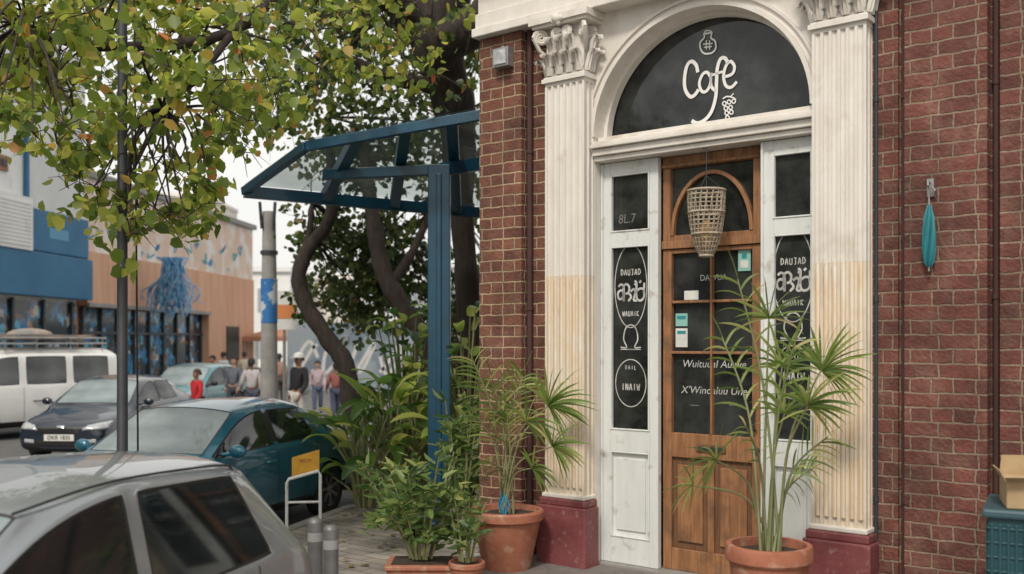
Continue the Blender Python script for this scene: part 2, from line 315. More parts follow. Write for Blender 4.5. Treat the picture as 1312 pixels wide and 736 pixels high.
def leaf_ac(mb,base,out,side,w,h):
    prof=[(0,0),(.012,.25),(.02,.5),(.04,.8),(.075,1.0),(.105,.96),(.11,.84),(.095,.78)]; wid=[.62,1.0,.72,1.02,.85,.7,.45,.2]
    vs=[]
    for (o_,u_),q in zip(prof,wid):
        for k,rr in ((-1,0),(-.55,.022),(-.25,.006),(0,.034),(.25,.006),(.55,.022),(1,0)):
            vs.append(base+side*(k*q*w/2)+out*(o_+rr+.004)+Vector((0,0,u_*h)))
    mb.add(vs,[(i*7+j,i*7+j+1,(i+1)*7+j+1,(i+1)*7+j) for i in range(7) for j in range(6)])
def pilaster(x0,x1):
    ph=pempty('pilaster',B)
    wd=x1-x0; nf=6; pts=[(x0,0),(x0,-.16)]; pit=wd/(nf+.35); fr=pit*.33; cent=[]
    for i in range(nf):
        c=x0+.175*pit+pit*(i+.5); cent.append(c)
        pts.append((c-fr,-.16)) 
        for j in range(1,8):
            t=math.pi*j/8; pts.append((c-fr*math.cos(t),-.157+fr*.85*math.sin(t)))
        pts.append((c+fr,-.16))
    pts+=[(x1,-.16)]
    for c in (-.115,-.05):
        for j in range(7):
            t=math.pi*j/6; pts.append((x1-.018*math.sin(t),c-.024*math.cos(t)))
    pts+=[(x1,0)]
    s=MB(); s.prism(pts,2.46,4.1); s.prism(pts[:1]+[(x0,-.158),(x1,-.158)]+pts[-1:],4.1,4.18); s.obj('shaft',white,ph)
    s=MB(); s.prism(pts,.6,2.459); s.obj('lower_shaft',lowwhite,ph)
    s=MB()
    for c in cent: s.tube([(c,-.146,.66),(c,-.146,2.42),(c,-.146,2.47)],[fr*.92,fr*.92,.004],8)
    s.obj('cabling',cream,ph,smooth=True)
    s=MB(); s.box(x0-.05,x1+.045,-.215,.0,-.1,.5); s.box(x0-.035,x1+.03,-.2,.0,.5,.56); s.obj('plinth',redbase,ph,bevel=.012)
    s=MB(); s.box(x0-.02,x1+.015,-.185,0,.562,.6); s.obj('base_moulding',white,ph,bevel=.01)
    s=MB(); s.box(x0-.02,x1+.02,-.185,0,4.13,4.165); s.box(x0-.008,x1+.008,-.17,0,4.165,4.18); s.box(x0+.01,x1-.01,-.15,0,4.18,4.6); s.box(x0-.1,x1+.1,-.27,0,4.62,4.675); s.box(x0-.075,x1+.075,-.245,0,4.592,4.62)
    f=Vector((0,-1,0)); sx=Vector((1,0,0))
    for i in range(4): leaf_ac(s,Vector((x0+wd*(i+.5)/4,-.15,4.19)),f,sx,wd/4.2,.17)
    for i in range(3): leaf_ac(s,Vector((x0+wd*(i+1)/4,-.165,4.26)),f,sx,wd/4.0,.23)
    for i in range(2): leaf_ac(s,Vector((x1-.01,-.12+.075*i,4.19)),sx,Vector((0,1,0)),.075,.17); leaf_ac(s,Vector((x0+.01,-.12+.075*i,4.19)),-sx,Vector((0,1,0)),.075,.17)
    leaf_ac(s,Vector((x1,-.09,4.26)),sx,Vector((0,1,0)),.08,.22)
    def vol(c,ax,r,turn=1):
        P=[]
        for k in range(26):
            t=k/25*2.4*2*math.pi; rr=r*(1-k/28); P.append(Vector(c)+ax*math.cos(t)*rr*turn+Vector((0,0,math.sin(t)*rr)))
        s.tube(P,[.02*(1-k/50) for k in range(26)],6)
        s.tube([P[0],Vector(c)+ax*turn*r*.5+Vector((0,.03,-.1)),Vector(c)+ax*-turn*.05+Vector((0,.06,-.18))],[.02,.018,.01],6)
    d1=Vector((-.8,-.6,0)); d2=Vector((.8,-.6,0))
    vol((x0-.01,-.2,4.52),d1,.066); vol((x1+.01,-.2,4.52),d2,.066); vol((x1+.0,-.06,4.52),Vector((1,0,0)),.05)
    vol((x0+wd*.36,-.2,4.53),Vector((1,0,0)),.045); vol((x0+wd*.64,-.2,4.53),Vector((-1,0,0)),.045)
    s.ball((x0+wd/2,-.27,4.63),.046,10)
    for k in range(5):
        t=k*1.257; s.ball((x0+wd/2+.038*math.cos(t),-.268,4.63+.038*math.sin(t)),.024,8)
    s.obj('capital',white,ph,smooth=True,ang=50)
pilaster(-.15,.26); pilaster(2.235,2.625)
def leaf_panel(name,x0,x1,yf,gx0,gx1):
    e=pempty(name,B)
    f=MB(); y1=yf+.055
    f.box(x0,gx0,yf,y1,.02,3.425); f.box(gx1,x1,yf,y1,.02,3.425)
    for a,b in ((.02,.24),(.97,1.15),(2.71,2.83),(3.32,3.425)): f.box(gx0,gx1,yf+.002,y1,a,b)
    f.box(gx0,gx1,yf+.03,y1,.24,.97)
    for z0,z1 in ((.24,.97),(1.15,2.71),(2.83,3.32)):
        for a in (gx0,gx1-.014): f.box(a,a+.014,yf-.006,yf+.03,z0,z1)
        for a in (z0,z1-.014): f.box(gx0+.014,gx1-.014,yf-.005,yf+.03,a,a+.014)
    f.box(gx0+.05,gx1-.05,yf+.016,yf+.035,.3,.91)
    f.box(x0,x0+.02,yf-.02,yf,.02,3.42)
    f.obj('frame',white2,e,bevel=.005)
    for z0,z1 in ((1.15,2.71),(2.83,3.32)):
        q=MB(); q.box(gx0+.014,gx1-.014,yf+.034,yf+.045,z0+.014,z1-.014); q.obj('pane',pane,e)
    return e
PL=leaf_panel('side_panel',.265,.82,.10,.353,.738); PR=leaf_panel('side_panel',1.75,2.232,.06,1.842,2.15)
def chalkset(e,uc,n,s,ks):
    mb=MB(); X0=S(uc,n)
    def fn(p): return (p.x,-n,p.y)
    def ell(vc,rx,ry,w=.008):
        zc=Zf(vc,X0,n); mb.ribbon([(X0+rx*math.cos(t),zc+ry*math.sin(t)) for t in [2*math.pi*i/48 for i in range(48)]],w,fn,0,True)
    def glyph(strokes,dx,vc,sc,w=.016):
        zc=Zf(vc,X0,n)
        for st in strokes:
            q=crom([Vector((X0+dx+a*sc,zc+b*sc)) for a,b in st],5); mb.ribbon([tuple(p) for p in q],w,fn)
    D_=[[(-.3,-.8),(-.3,.8),(.25,.5),(.3,-.3),(-.3,-.8)]]; A_=[[(-.35,-.8),(0,.8),(.35,-.8)],[(-.2,-.2),(.2,-.2)]]; U_=[[(-.3,.8),(-.3,-.5),(0,-.8),(.3,-.5),(.3,.8)]]; I_=[[(0,.8),(0,-.8)]]; W_=[[(-.4,.8),(-.2,-.8),(0,.4),(.2,-.8),(.4,.8)]]; J_=[[(-.3,.8),(.3,.8),(.1,.5),(.1,-.6),(-.2,-.8)]]; K_=[[(-.3,.8),(-.3,-.8)],[(.3,.8),(-.25,0),(.35,-.8)]]; N_=[[(-.3,-.8),(-.3,.8),(.3,-.8),(.3,.8)]]; L_=[[(-.3,.8),(-.3,-.8),(.3,-.8)]]
    def line(gl,vc,sc,w,half):
        k=len(gl)
        for i,g_ in enumerate(gl): glyph(g_,-half+2*half*i/(k-1),vc,sc,w)
    ell(367+s,.158,.35*ks); ell(491+s,.150,.2*ks)
    line([D_,A_,U_,J_,A_,D_],349+s,.030,.0075,.085)
    glyph([[(-.3,.6),(0,.8),(.3,.5),(.3,-.8)],[(.3,0),(0,.25),(-.35,0),(-.3,-.5),(0,-.6),(.3,-.3)]],-.095,375+s,.088,.019)
    glyph([[(-.4,-.8),(-.45,.5),(-.1,.8),(.2,.5),(.1,0),(-.2,-.1)],[(.1,0),(.4,-.4),(.1,-.8)]],-.032,375+s,.090,.019)
    glyph([[(-.35,.1),(0,.3),(.2,0),(0,-.7),(.35,-.8)],[(.1,.7),(.3,.95),(.1,1.1)]],.030,375+s,.088,.019)
    glyph([[(-.4,.9),(-.4,-.5),(0,-.8),(.4,-.5),(.4,.2),(.0,.35),(-.4,.1)],[(.4,-.1),(.45,.9)],[(-.1,.9),(.1,1.1)]],.094,375+s,.088,.019)
    line([W_,A_,U_,A_,I_,K_],402+s,.026,.007,.07)
    zc=Zf(430+s,X0,n); mb.ribbon([tuple(p) for p in crom([(X0-.1,zc-.1),(X0-.04,zc-.1),(X0-.07,zc-.03),(X0-.05,zc+.06),(X0,zc+.09),(X0+.05,zc+.06),(X0+.07,zc-.03),(X0+.04,zc-.1),(X0+.1,zc-.1)],5)],.011,fn)
    mb.ribbon([(X0-.1,zc-.118),(X0+.1,zc-.118)],.007,fn)
    line([D_,A_,I_,L_],471+s,.02,.006,.045); line([I_,N_,A_,I_,W_],496+s,.034,.0085,.075)
    mb.obj('chalk_lettering',chalk2,e)
chalkset(PL,808,-.132,0,1); chalkset(PR,1016,-.092,-14,1)
mb=MB(); p=FP(803,281,-.132); text_mesh(mb,'8L.7',lambda q:(q.x+p.x,.132,q.y+p.y),.08,0,.9,0,.1); mb.obj('chalk_lettering',M('faint_chalk',(.16,.16,.155),rough=.8),PL)
D=pempty('door',B,'weathered glazed wooden door with arched top light')
y0=.17;y1=.23
f=MB()
f.box(.825,.905,y0,y1,.02,2.66); f.box(1.62,1.70,y0,y1,.02,2.66); f.box(.905,1.62,y0+.002,y1,2.625,2.66)
f.box(.905,1.62,y0+.002,y1,.02,.2); f.box(.905,1.62,y0+.002,y1,.95,1.15); f.box(1.235,1.29,y0+.002,y1,.2,.95)
f.box(.905,1.62,y0+.03,y1,.2,.95,1)
for xa,xb in ((.905,1.235),(1.29,1.62)): f.box(xa+.05,xb-.05,y0+.012,y0+.04,.26,.89,0)
f.box(1.258,1.276,y0-.004,y1,1.15,2.625)
for z in (1.80,2.215): f.box(.905,1.258,y0-.003,y1,z,z+.022); f.box(1.276,1.62,y0-.003,y1,z,z+.022)
f.obj('door_leaf',[wood,woodD],D,bevel=.005)
f=MB(); f.box(.825,1.70,y0-.02,y1,2.665,2.73); f.box(.825,.895,y0,y1,2.73,3.33); f.box(1.63,1.70,y0,y1,2.73,3.33)
f.box(.895,1.63,y0+.004,y1,2.73,2.775)
f.ring(1.2625,2.775,.335,.475,.032,y0-.004,y0+.04,40)
f.box(.825,1.70,y0-.004,y1,3.33,3.425); f.box(.825,1.70,y0-.02,y0-.004,3.335,3.36)
f.obj('transom_frame',wood,D,bevel=.004)
f=MB(); f.box(.895,1.63,y0+.042,y0+.052,2.77,3.34); f.obj('transom_pane',pane,D)
f=MB(); f.box(.9,1.625,y0+.04,y0+.05,1.14,2.64); f.obj('pane',pane,D)
f=MB(); p=FP(911,575,-.165); f.box(p.x-.13,p.x+.13,y0-.012,y0,p.y-.03,p.y+.03,0); f.box(p.x-.11,p.x+.11,y0-.018,y0-.012,p.y-.016,p.y+.012,1); f.obj('letter_slot',[woodD,darkm],D,bevel=.003)
f=MB(); f.tube([(1.655,y0,1.2),(1.655,y0-.05,1.22),(1.655,y0-.05,1.38),(1.655,y0,1.4)],.01,8); f.obj('handle',darkm,D,smooth=True)
f=MB(); f.lathe([(.03,0),(.03,-.012),(.012,-.02)],(1.655,y0,1.05),14,'y'); f.obj('lock',darkm,D,smooth=True)
n=-.205
def dtext(mb,u,v,txt,h,sx=.8,b=0,sh=0):
    p=FP(u,v,n); text_mesh(mb,txt,lambda q:(q.x+p.x,.2035,q.y+p.y),h,0,sx,b,sh)
mb=MB(); dtext(mb,914,356,'DAWUA',.05,.9,.0); dtext(mb,914,467,'Wuituual Au.we',.062,1.0,.0,.2); dtext(mb,914,501,"X'Winoaluu Une",.062,1.0,.0,.2); dtext(mb,890,519,'--------',.025,.9); dtext(mb,940,519,'--------',.025,.9)
mb.obj('chalk_lettering',chalk2,D)
mint=M('sticker_mint',(.25,.5,.45),rough=.6); tealst=M('sticker_teal',(.03,.25,.27),rough=.6)
def st(u0,v0,u1,v1,m,yy=.2):
    f=MB(); a=FP(u0,v0,n);b=FP(u1,v1,n); f.box(a.x,b.x,yy,.206,b.y,a.y); f.obj('sticker',m,D)
st(877,373,895,384,paper); st(866,402,881,418,mint); st(866,421,881,445,paper); st(868,405,879,409,tealst,.198); st(868,424,879,428,tealst,.198); st(946,321,962,347,mint); st(949,334,959,343,paper,.198); st(951,325,957,331,tealst,.198)
n=-.205; mb=MB()
def strk(pts,wpx,closed=False):
    q=[Vector(p) for p in pts]; q=crom(q,8,closed)
    pp=[FP(a.x,a.y,n) for a in q]; mb.ribbon(pp,wpx*8.0/1275,lambda p:(p.x,-n,p.y),0,closed)
strk([(894,93),(892,84),(886,79),(880,85),(877,101),(878,115),(884,124),(890,122),(895,115)],4.8)
strk([(911,100),(906,93),(900,96),(896,107),(899,117),(905,117),(910,108),(911,94),(911,110),(917,117)],4)
strk([(933,82),(929,75),(923,76),(919,88),(918,105),(917,124),(912,142),(904,153),(894,158),(886,155)],4.7); strk([(911,97),(926,92)],3.2)
strk([(928,99),(938,95),(941,86),(936,79),(930,85),(927,98),(930,110),(937,112),(944,105)],4)
strk([(901,44),(913,42)],2.4); strk([(902,44),(902,49),(897,55),(898,64),(903,69),(912,68),(917,62),(916,53),(911,49),(912,43)],2.2)
strk([(901,57),(913,56)],1.6); strk([(902,61),(912,60)],1.6); strk([(905,52),(905,64)],1.4); strk([(909,52),(909,64)],1.4); strk([(902,44),(904,40),(910,40),(912,43)],1.6)
for (cx,cy) in ((928,133),(934,131),(940,130),(930,139),(936,138),(931,145),(937,144),(932,151)):
    strk([(cx+2.3*math.cos(k*1.05),cy+2.6*math.sin(k*1.05)) for k in range(6)],1.6,True)
strk([(926,127),(931,124),(938,125),(943,128)],1.8); strk([(936,124),(940,120)],1.4)
mb.obj('cafe_lettering',chalk,lun)
for (s_,n_,r_,mm,nm,zt) in ((-.415,.03,.026,brownpipe,'downpipe',4.68),(2.65,.035,.013,M('cable_cover',(.03,.04,.05),rough=.6),'cable_conduit',7.4),(3.425,.02,.022,brownpipe,'downpipe',7.4),(2.83,.012,.012,brownpipe,'cable_conduit',7.4)):
    q=MB(); q.tube([(s_,-n_,-.1),(s_,-n_,zt)],r_,12)
    for z in (.8,2.2,3.6): q.lathe([(r_,-.02),(r_+.006,-.02),(r_+.006,.02),(r_,.02)],(s_,-n_,z),12); q.box(s_-.01,s_+.01,-n_,.0,z-.01,z+.01)
    q.obj(nm,mm,B,smooth=True)
q=MB(); q.box(-.72,-.54,-.19,-.1,4.36,4.53); q.box(-.70,-.56,-.2,-.19,4.38,4.51,1); q.beam((-.63,-.1,4.54),(-.63,-.16,4.54),.03,.02); q.obj('floodlight',[metal,lampglass],B,bevel=.006)
q=MB(); q.box(-.75,8,-.95,.35,-.2,.0); q.obj('doorstep',M('step_stone',(.19,.17,.16),(.13,.12,.12),scale=5,rough=.8,bump=.4,c3=(.27,.25,.22),s3=9),B,bevel=.012)
q=MB(); q.box(.265,2.232,.02,.26,.0,.018); q.obj('threshold',kstone,B)
def LB(s,n,z): return P0+Vector((.781*s-.625*n,-.625*s-.781*n,z))
# ---------------------------------------------------------------- wicker lantern
c=LB(S(905,.12),.12,0); zt=Zf(245,S(905,.12),.12); zb=Zf(328,S(905,.12),.12); hh=zt-zb
E=empty('wicker_lantern',(c.x,c.y,zb),0,'wicker basket lantern hanging on a cord before the door','lantern')
q=MB()
prof=[(.35,0),(.55,.12),(.8,.35),(.95,.6),(.98,.8),(1.0,.92),(1.0,1.0)]
rm=.142
def rad(t):
    for (a,ta),(b,tb) in zip(prof,prof[1:]):
        if t<=tb: return rm*(a+(b-a)*(t-ta)/(tb-ta+1e-9))
    return rm
for k in range(16):
    t=k/15; r_=rad(t); q.tube([(r_*math.cos(a),r_*math.sin(a),t*hh) for a in [2*math.pi*j/24 for j in range(25)]],.005 if k%5 else .012,5,cap=False)
for k in range(20):
    a=2*math.pi*k/20; q.tube([(rad(t)*math.cos(a+t*.5),rad(t)*math.sin(a+t*.5),t*hh) for t in [i/8 for i in range(9)]],.006,5)
q.obj('shade',wicker,E,smooth=True)
q=MB(); q.tube([(0,0,hh+.0),(0,0,hh+.33),(0,.16,hh+.36)],.004,6)
for a in range(3): q.tube([(rm*math.cos(a*2.09),rm*math.sin(a*2.09),hh),(0,0,hh+.12)],.003,5)
q.obj('cord',darkm,E)
q=MB(); q.lathe([(.001,.05),(.05,.06),(.06,.14),(.055,.24),(.02,.27),(.001,.275)],(0,0,0),14); q.obj('candle_glass',M('amber',(.6,.36,.14),rough=.4),E,smooth=True)
s_=S(1190,.15); zt=Zf(240,s_,.15); zb=Zf(342,s_,.15); c=LB(s_,.15,0)
E=empty('hanging_umbrella',(c.x,c.y,zb),BA,'small folded teal umbrella hanging from a wall hook','umbrella')
q=MB(); vs=[];fs=[];n_=24;hh=zt-zb-.12
prf=[(.012,0),(.026,.03),(.034,.12),(.034,.25),(.028,.36),(.014,.43),(.01,.45)]
for r_,z in prf:
    for j in range(n_):
        a=2*math.pi*j/n_; rr=r_*(1+.3*(1 if j%3==0 else -.3)); vs.append((rr*math.cos(a+z*2),rr*math.sin(a+z*2),z*hh/.45))
fs=[(i*n_+j,i*n_+(j+1)%n_,(i+1)*n_+(j+1)%n_,(i+1)*n_+j) for i in range(len(prf)-1) for j in range(n_)]
q.add(vs,fs); q.obj('canopy',teal,E,smooth=True)
q=MB(); q.tube([(0,0,-.03),(0,0,hh+.03),(.0,0,hh+.09),(.02,0,hh+.12),(.04,0,hh+.09)],.007,8); q.obj('handle',metal,E,smooth=True)
E2=empty('wall_hook',(c.x,c.y,zt-.02),BA,'metal hook plate screwed to the brick wall','hook')
q=MB(); q.box(-.022,.022,.03,.05,-.04,.08); q.tube([(0,.03,.05),(0,-.02,.055),(0,-.03,.03),(0,-.01,.01)],.006,8); q.obj('bracket',metal,E2,smooth=True)
# ---------------------------------------------------------------- bin and box
E=empty('litter_bin',(2.98,5.55,-.06),-.5,'dark teal ribbed litter bin standing by the brick wall','bin')
q=MB(); q.prism([(-.28,-.28),(.28,-.28),(.28,.28),(-.28,.28)],0,1.0)
for i in range(14):
    t=-.26+i*.04; q.box(t-.008,t+.008,-.292,-.28,.05,.97); q.box(-.292,-.28,t-.008,t+.008,.05,.97)
for i in range(12):
    z=.08+i*.078; q.box(-.286,.28,-.288,-.28,z,z+.012); q.box(-.288,-.28,-.286,.28,z,z+.012)
q.obj('body',M('bin_teal',(.015,.07,.085),(.012,.05,.065),rough=.5,bump=.2),E,bevel=.004)
q=MB(); q.box(-.31,.31,-.31,.31,1.0,1.05); q.obj('rim',M('bin_rim',(.04,.09,.11),rough=.5),E,bevel=.015)
E=empty('cardboard_box',(2.9,5.5,.992),-.35,'open crumpled brown cardboard box resting on the bin','box')
cb=M('cardboard',(.46,.34,.2),(.36,.25,.14),scale=5,rough=.85,bump=.3,bscale=12)
q=MB(); q.box(-.17,.2,-.17,.17,0,.15); q.obj('carton',cb,E,bevel=.008)
q=MB(); q.add([(-.17,-.17,.15),(.2,-.17,.15),(.22,-.23,.19),(-.19,-.25,.18)],[(0,1,2,3)]); q.add([(-.17,-.17,.15),(-.17,.17,.15),(-.2,.18,.2),(-.2,-.18,.21)],[(0,1,2,3)]); q.add([(-.17,.17,.15),(.2,.17,.15),(.2,.15,.27),(-.16,.16,.26)],[(0,1,2,3)]); o=q.obj('flap',cb,E); sd=o.modifiers.new('s','SOLIDIFY'); sd.thickness=.006
# ---------------------------------------------------------------- leaves
T_OV=np.array([(0,0,0),(.34,.22,.05),(.30,.62,.05),(0,1,-.05),(-.30,.62,.05),(-.34,.22,.05)])
def leaf_arrays(P,size,aspect=1.0,droop=.5,dirs=None):
    n=len(P)
    if dirs is None:
        d=rng.normal(size=(n,3)); d[:,2]-=droop*1.6
    else: d=dirs+rng.normal(size=(n,3))*.35
    d/=np.linalg.norm(d,axis=1)[:,None]
    r=rng.normal(size=(n,3)); s=np.cross(d,r); s/=np.linalg.norm(s,axis=1)[:,None]; nn=np.cross(s,d)
    sz=np.asarray(size)[:,None,None]
    V=P[:,None,:]+sz*(T_OV[None,:,0,None]*s[:,None,:]*aspect+T_OV[None,:,1,None]*d[:,None,:]+T_OV[None,:,2,None]*nn[:,None,:])
    return V.reshape(-1,3)
def leaf_obj(name,V,mat,parent,origin,label=None):
    n=len(V)//6; me=bpy.data.meshes.new(name); V=V-np.array(origin)
    me.vertices.add(len(V)); me.vertices.foreach_set('co',V.astype(np.float32).ravel())
    base=np.arange(n)[:,None]*6; lp=np.concatenate([base+np.array([0,1,2,3]),base+np.array([0,3,4,5])],axis=1).ravel()
    me.loops.add(len(lp)); me.loops.foreach_set('vertex_index',lp.astype(np.int32))
    me.polygons.add(2*n); me.polygons.foreach_set('loop_start',(np.arange(2*n)*4).astype(np.int32)); me.polygons.foreach_set('loop_total',np.full(2*n,4,dtype=np.int32))
    me.update(calc_edges=True); me.validate(); me.materials.append(mat)
    ob=bpy.data.objects.new(name,me); COL.objects.link(ob); ob.parent=parent
    return ob
def clump(c,r,n,flat=.8):
    d=rng.normal(size=(n,3)); d/=np.linalg.norm(d,axis=1)[:,None]; rr=r*rng.random(n)**.55
    p=d*rr[:,None]; p[:,2]*=flat
    k=max(3,int(n/9)); sub=rng.normal(size=(k,3))*r*.55; idx=rng.integers(0,k,n)
    p=p*.38+sub[idx]*[1,1,flat]
    return p+np.array(c)
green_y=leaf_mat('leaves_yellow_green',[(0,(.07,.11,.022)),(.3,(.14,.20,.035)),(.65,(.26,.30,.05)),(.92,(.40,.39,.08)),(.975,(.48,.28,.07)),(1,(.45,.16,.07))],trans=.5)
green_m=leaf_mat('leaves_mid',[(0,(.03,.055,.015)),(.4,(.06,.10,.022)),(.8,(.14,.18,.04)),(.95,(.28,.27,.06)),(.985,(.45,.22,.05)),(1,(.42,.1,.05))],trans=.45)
green_d=leaf_mat('leaves_dark',[(0,(.025,.045,.014)),(.5,(.05,.08,.02)),(.85,(.10,.14,.035)),(.97,(.19,.20,.06)),(1,(.25,.12,.03))],trans=.35)
def bottom(u): return float(np.interp(u,[-60,0,40,70,110,150,200,245,290,330,400,450,520,620],[150,165,172,215,228,290,320,270,210,150,125,112,100,95]))
def make_tree(name,base,trunks,clumps,mat,size,label,aspect=1.15,twn=5,anchors=None,extra=None):
    E=empty(name,base,0,label,'tree')
    t=MB()
    for pts,rad in trunks:
        q=crom([Vector(p) for p in pts],5); rr=np.interp(np.linspace(0,1,len(q)),np.linspace(0,1,len(rad)),rad)
        rr=[a*(1+.08*math.sin(i*2.1)) for i,a in enumerate(rr)]; t.tube(q,rr,10)
    anc=[Vector(a) for a in anchors]
    for gi,(cls,mt) in enumerate([(clumps,mat)]+([extra] if extra else [])):
        V=[]
        for (c,r,n) in cls:
            c=Vector(c); a=min(anc,key=lambda k:(k-c).length)
            mid=(a+c)/2+Vector((random.uniform(-.2,.2),random.uniform(-.2,.2),random.uniform(0,.3)))
            d=(a-c).length
            t.tube(crom([a,mid,c],4),list(np.linspace(.008+.005*d,.005,9)),6)
            for k in range(twn):
                e=c+Vector((random.gauss(0,r*.55),random.gauss(0,r*.55),random.gauss(-.05,r*.45))); t.tube([c,(c+e)/2+Vector((0,0,.05)),e],[.005,.004,.002],4)
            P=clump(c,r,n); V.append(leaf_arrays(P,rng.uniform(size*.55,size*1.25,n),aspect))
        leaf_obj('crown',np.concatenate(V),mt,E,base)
    t.obj('trunk',bark,E,origin=base,smooth=True,ang=60)
    return E
b=Vector((-.75,13.2,-.06))
cl=[];cl2=[]
for u in range(-60,330,40):
    bt=bottom(u)
    v=bt-48
    while v>-80:
        up=v<bt-80
        for k in range(2 if (up and random.random()<.3) else 1):
            Y=random.uniform(7.0,11.0) if up else random.uniform(6.8,8.4)
            cl.append((W(u+random.uniform(-28,28),v+random.uniform(-22,22),Y),.42*Y/8,int(68 if up else 48)))
        v-=50
    for k in range(3): cl.append((W(u+random.uniform(-22,22),bt-random.uniform(-5,50),random.uniform(6.8,8)),.20,13))
for u in range(325,545,42):
    v=bottom(u)-38
    while v>-80:
        cl.append((W(u+random.uniform(-20,20),v+random.uniform(-18,18),random.uniform(9.8,11.4)),.5,46))
        v-=55
    cl.append((W(u+random.uniform(-20,20),bottom(u)-random.uniform(0,25),random.uniform(9.6,10.4)),.2,12))
for u in range(345,670,34):
    v=bottom(u)+12
    while v>-110:
        far=u>525
        if not far or random.random()<.7: cl2.append((W(u+random.uniform(-16,16),v+random.uniform(-14,14),random.uniform(13.4,15.5) if far else random.uniform(12.6,15)),.62,110))
        v-=42
for (u,v) in ((545,20),(560,95),(600,120),(530,130),(605,40)): cl2.append((W(u,v,11.8),.22,16))
A1=W(585,150,13); A2=W(560,40,12.5); A3=W(300,40,9.5); A4=W(120,60,8.5); A5=W(430,70,11.9); A6=W(30,30,8); A7=W(210,140,8.8); A8=W(500,100,12); A9=W(180,-60,9); A10=W(330,-70,10)
make_tree('street_tree',b,[([b,W(600,420,13.3),W(592,280,13.2),A1,A2,W(600,-60,12.5)],[.22,.17,.15,.26,.32,.25]),
   ([A1,W(545,60,12.6),W(480,-10,12.2),W(400,-50,11),A3,A4,A6],[.22,.16,.10,.07,.05,.04,.02]),([W(560,60,12.4),W(620,20,12),W(660,-80,12)],[.30,.22,.12]),
   ([W(560,110,12.9),A8,A5,W(380,90,12)],[.12,.07,.045,.02]),([A3,W(260,90,9),A7,W(170,220,8.6)],[.04,.035,.025,.012]),
   ([A2,W(450,-50,11.8),A10,A9,W(20,-80,8.5)],[.16,.1,.07,.05,.03])],cl,green_y,.108,
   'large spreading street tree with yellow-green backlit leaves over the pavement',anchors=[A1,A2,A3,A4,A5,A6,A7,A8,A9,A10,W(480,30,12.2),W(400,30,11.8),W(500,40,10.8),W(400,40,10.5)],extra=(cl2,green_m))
def lower(us,vs,Y0,Y1,n,r,k): return [(W(random.uniform(*us),random.uniform(*vs),random.uniform(Y0,Y1)),r,k) for _ in range(n)]
b=W(455,615,14.6); b.z=-.06
cl=lower((395,530),(285,400),15.2,17.5,22,.45,110)+lower((420,600),(130,230),15,18,10,.7,110)
make_tree('street_tree',b,[([b,W(446,480,14.6),W(420,435,14.6),W(392,390,14.6),W(383,352,14.6),W(398,315,14.7),W(425,270,14.8),W(420,150,15)],[.17,.14,.125,.12,.11,.10,.09,.06]),
   ([W(385,345,14.6),W(396,300,14.9),W(400,260,15.2)],[.07,.05,.03])],cl,green_d,.12,'crooked street tree with a bare curved trunk and dark leaves',anchors=[W(425,270,14.8),W(396,300,14.9),W(420,150,15),W(400,260,15.2),W(415,290,14.7)])
b=W(560,615,14.2); b.z=-.06
cl=lower((450,640),(290,430),15.5,18,22,.5,120)+lower((450,640),(150,260),14.5,17,8,.7,110)
make_tree('street_tree',b,[([b,W(552,460,14.2),W(520,400,14.2),W(492,350,14.2),W(478,280,14.4),W(465,180,14.8)],[.18,.16,.14,.125,.11,.07]),
   ([W(500,365,14.2),W(530,320,14.5),W(560,250,15)],[.08,.06,.04])],cl,green_d,.12,'leaning street tree with a thick dark trunk and dark leaves',anchors=[W(478,280,14.4),W(465,180,14.8),W(530,320,14.5),W(560,250,15)])
b=Vector((-9.5,2.0,-.06)); cl=[((-9.5+random.uniform(-2,2),2.0+random.uniform(-2.4,2.4),random.uniform(3.2,6.2)),.7,60) for _ in range(26)]
make_tree('street_tree',b,[([b,b+Vector((.2,0,2)),b+Vector((0,.2,4.5))],[.2,.15,.1])],cl,green_m,.2,'round leafy tree standing across the road',twn=1,anchors=[b+Vector((.1,0,3.2)),b+Vector((0,.2,4.5))])
# ---------------------------------------------------------------- bus shelter
pb=W(563,600,10.8); base=Vector((pb.x,10.8,-.06))
E=empty('bus_shelter',base,0,'dark blue steel shelter with tilted glass roof on the pavement','shelter')
A=W(313,246,11.2);Bq=W(660,277,12.9);C=W(393,188,10.3);Dq=W(640,144,9.95)
q=MB(); top=W(563,212,10.8).z
q.box(base.x-.12,base.x+.12,10.72,10.88,-.06,top); q.box(base.x-.03,base.x+.03,10.70,10.72,0,top-.1); q.box(base.x-.2,base.x+.2,10.6,11,-.06,-.03)
q.obj('post',blue,E,origin=base,bevel=.01)
q=MB(); lerp=lambda a,b,t:a+(b-a)*t
q.beam(A,Bq,.10,.13);q.beam(C,Dq,.08,.10);q.beam(A,C,.08,.09)
for t in (.27,.52,.76,.97):
    q.beam(lerp(A,Bq,t)+Vector((0,0,.005)),lerp(C,Dq,t)+Vector((0,0,.005)),.12,.12)
q.beam(Vector((base.x,10.8,top-.05)),lerp(lerp(A,Bq,.2),lerp(C,Dq,.2),.5)-Vector((0,0,.05)),.09,.11)
q.beam(Vector((base.x,10.8,top-.05)),lerp(Bq,Dq,.6),.12,.14)
q.obj('roof_frame',blue,E,origin=base,bevel=.006)
q=MB(); off=Vector((0,0,.08)); q.add([A+off,Bq+off,Dq+off,C+off],[(0,1,2,3)]); q.obj('roof_glass',rglass,E,origin=base)
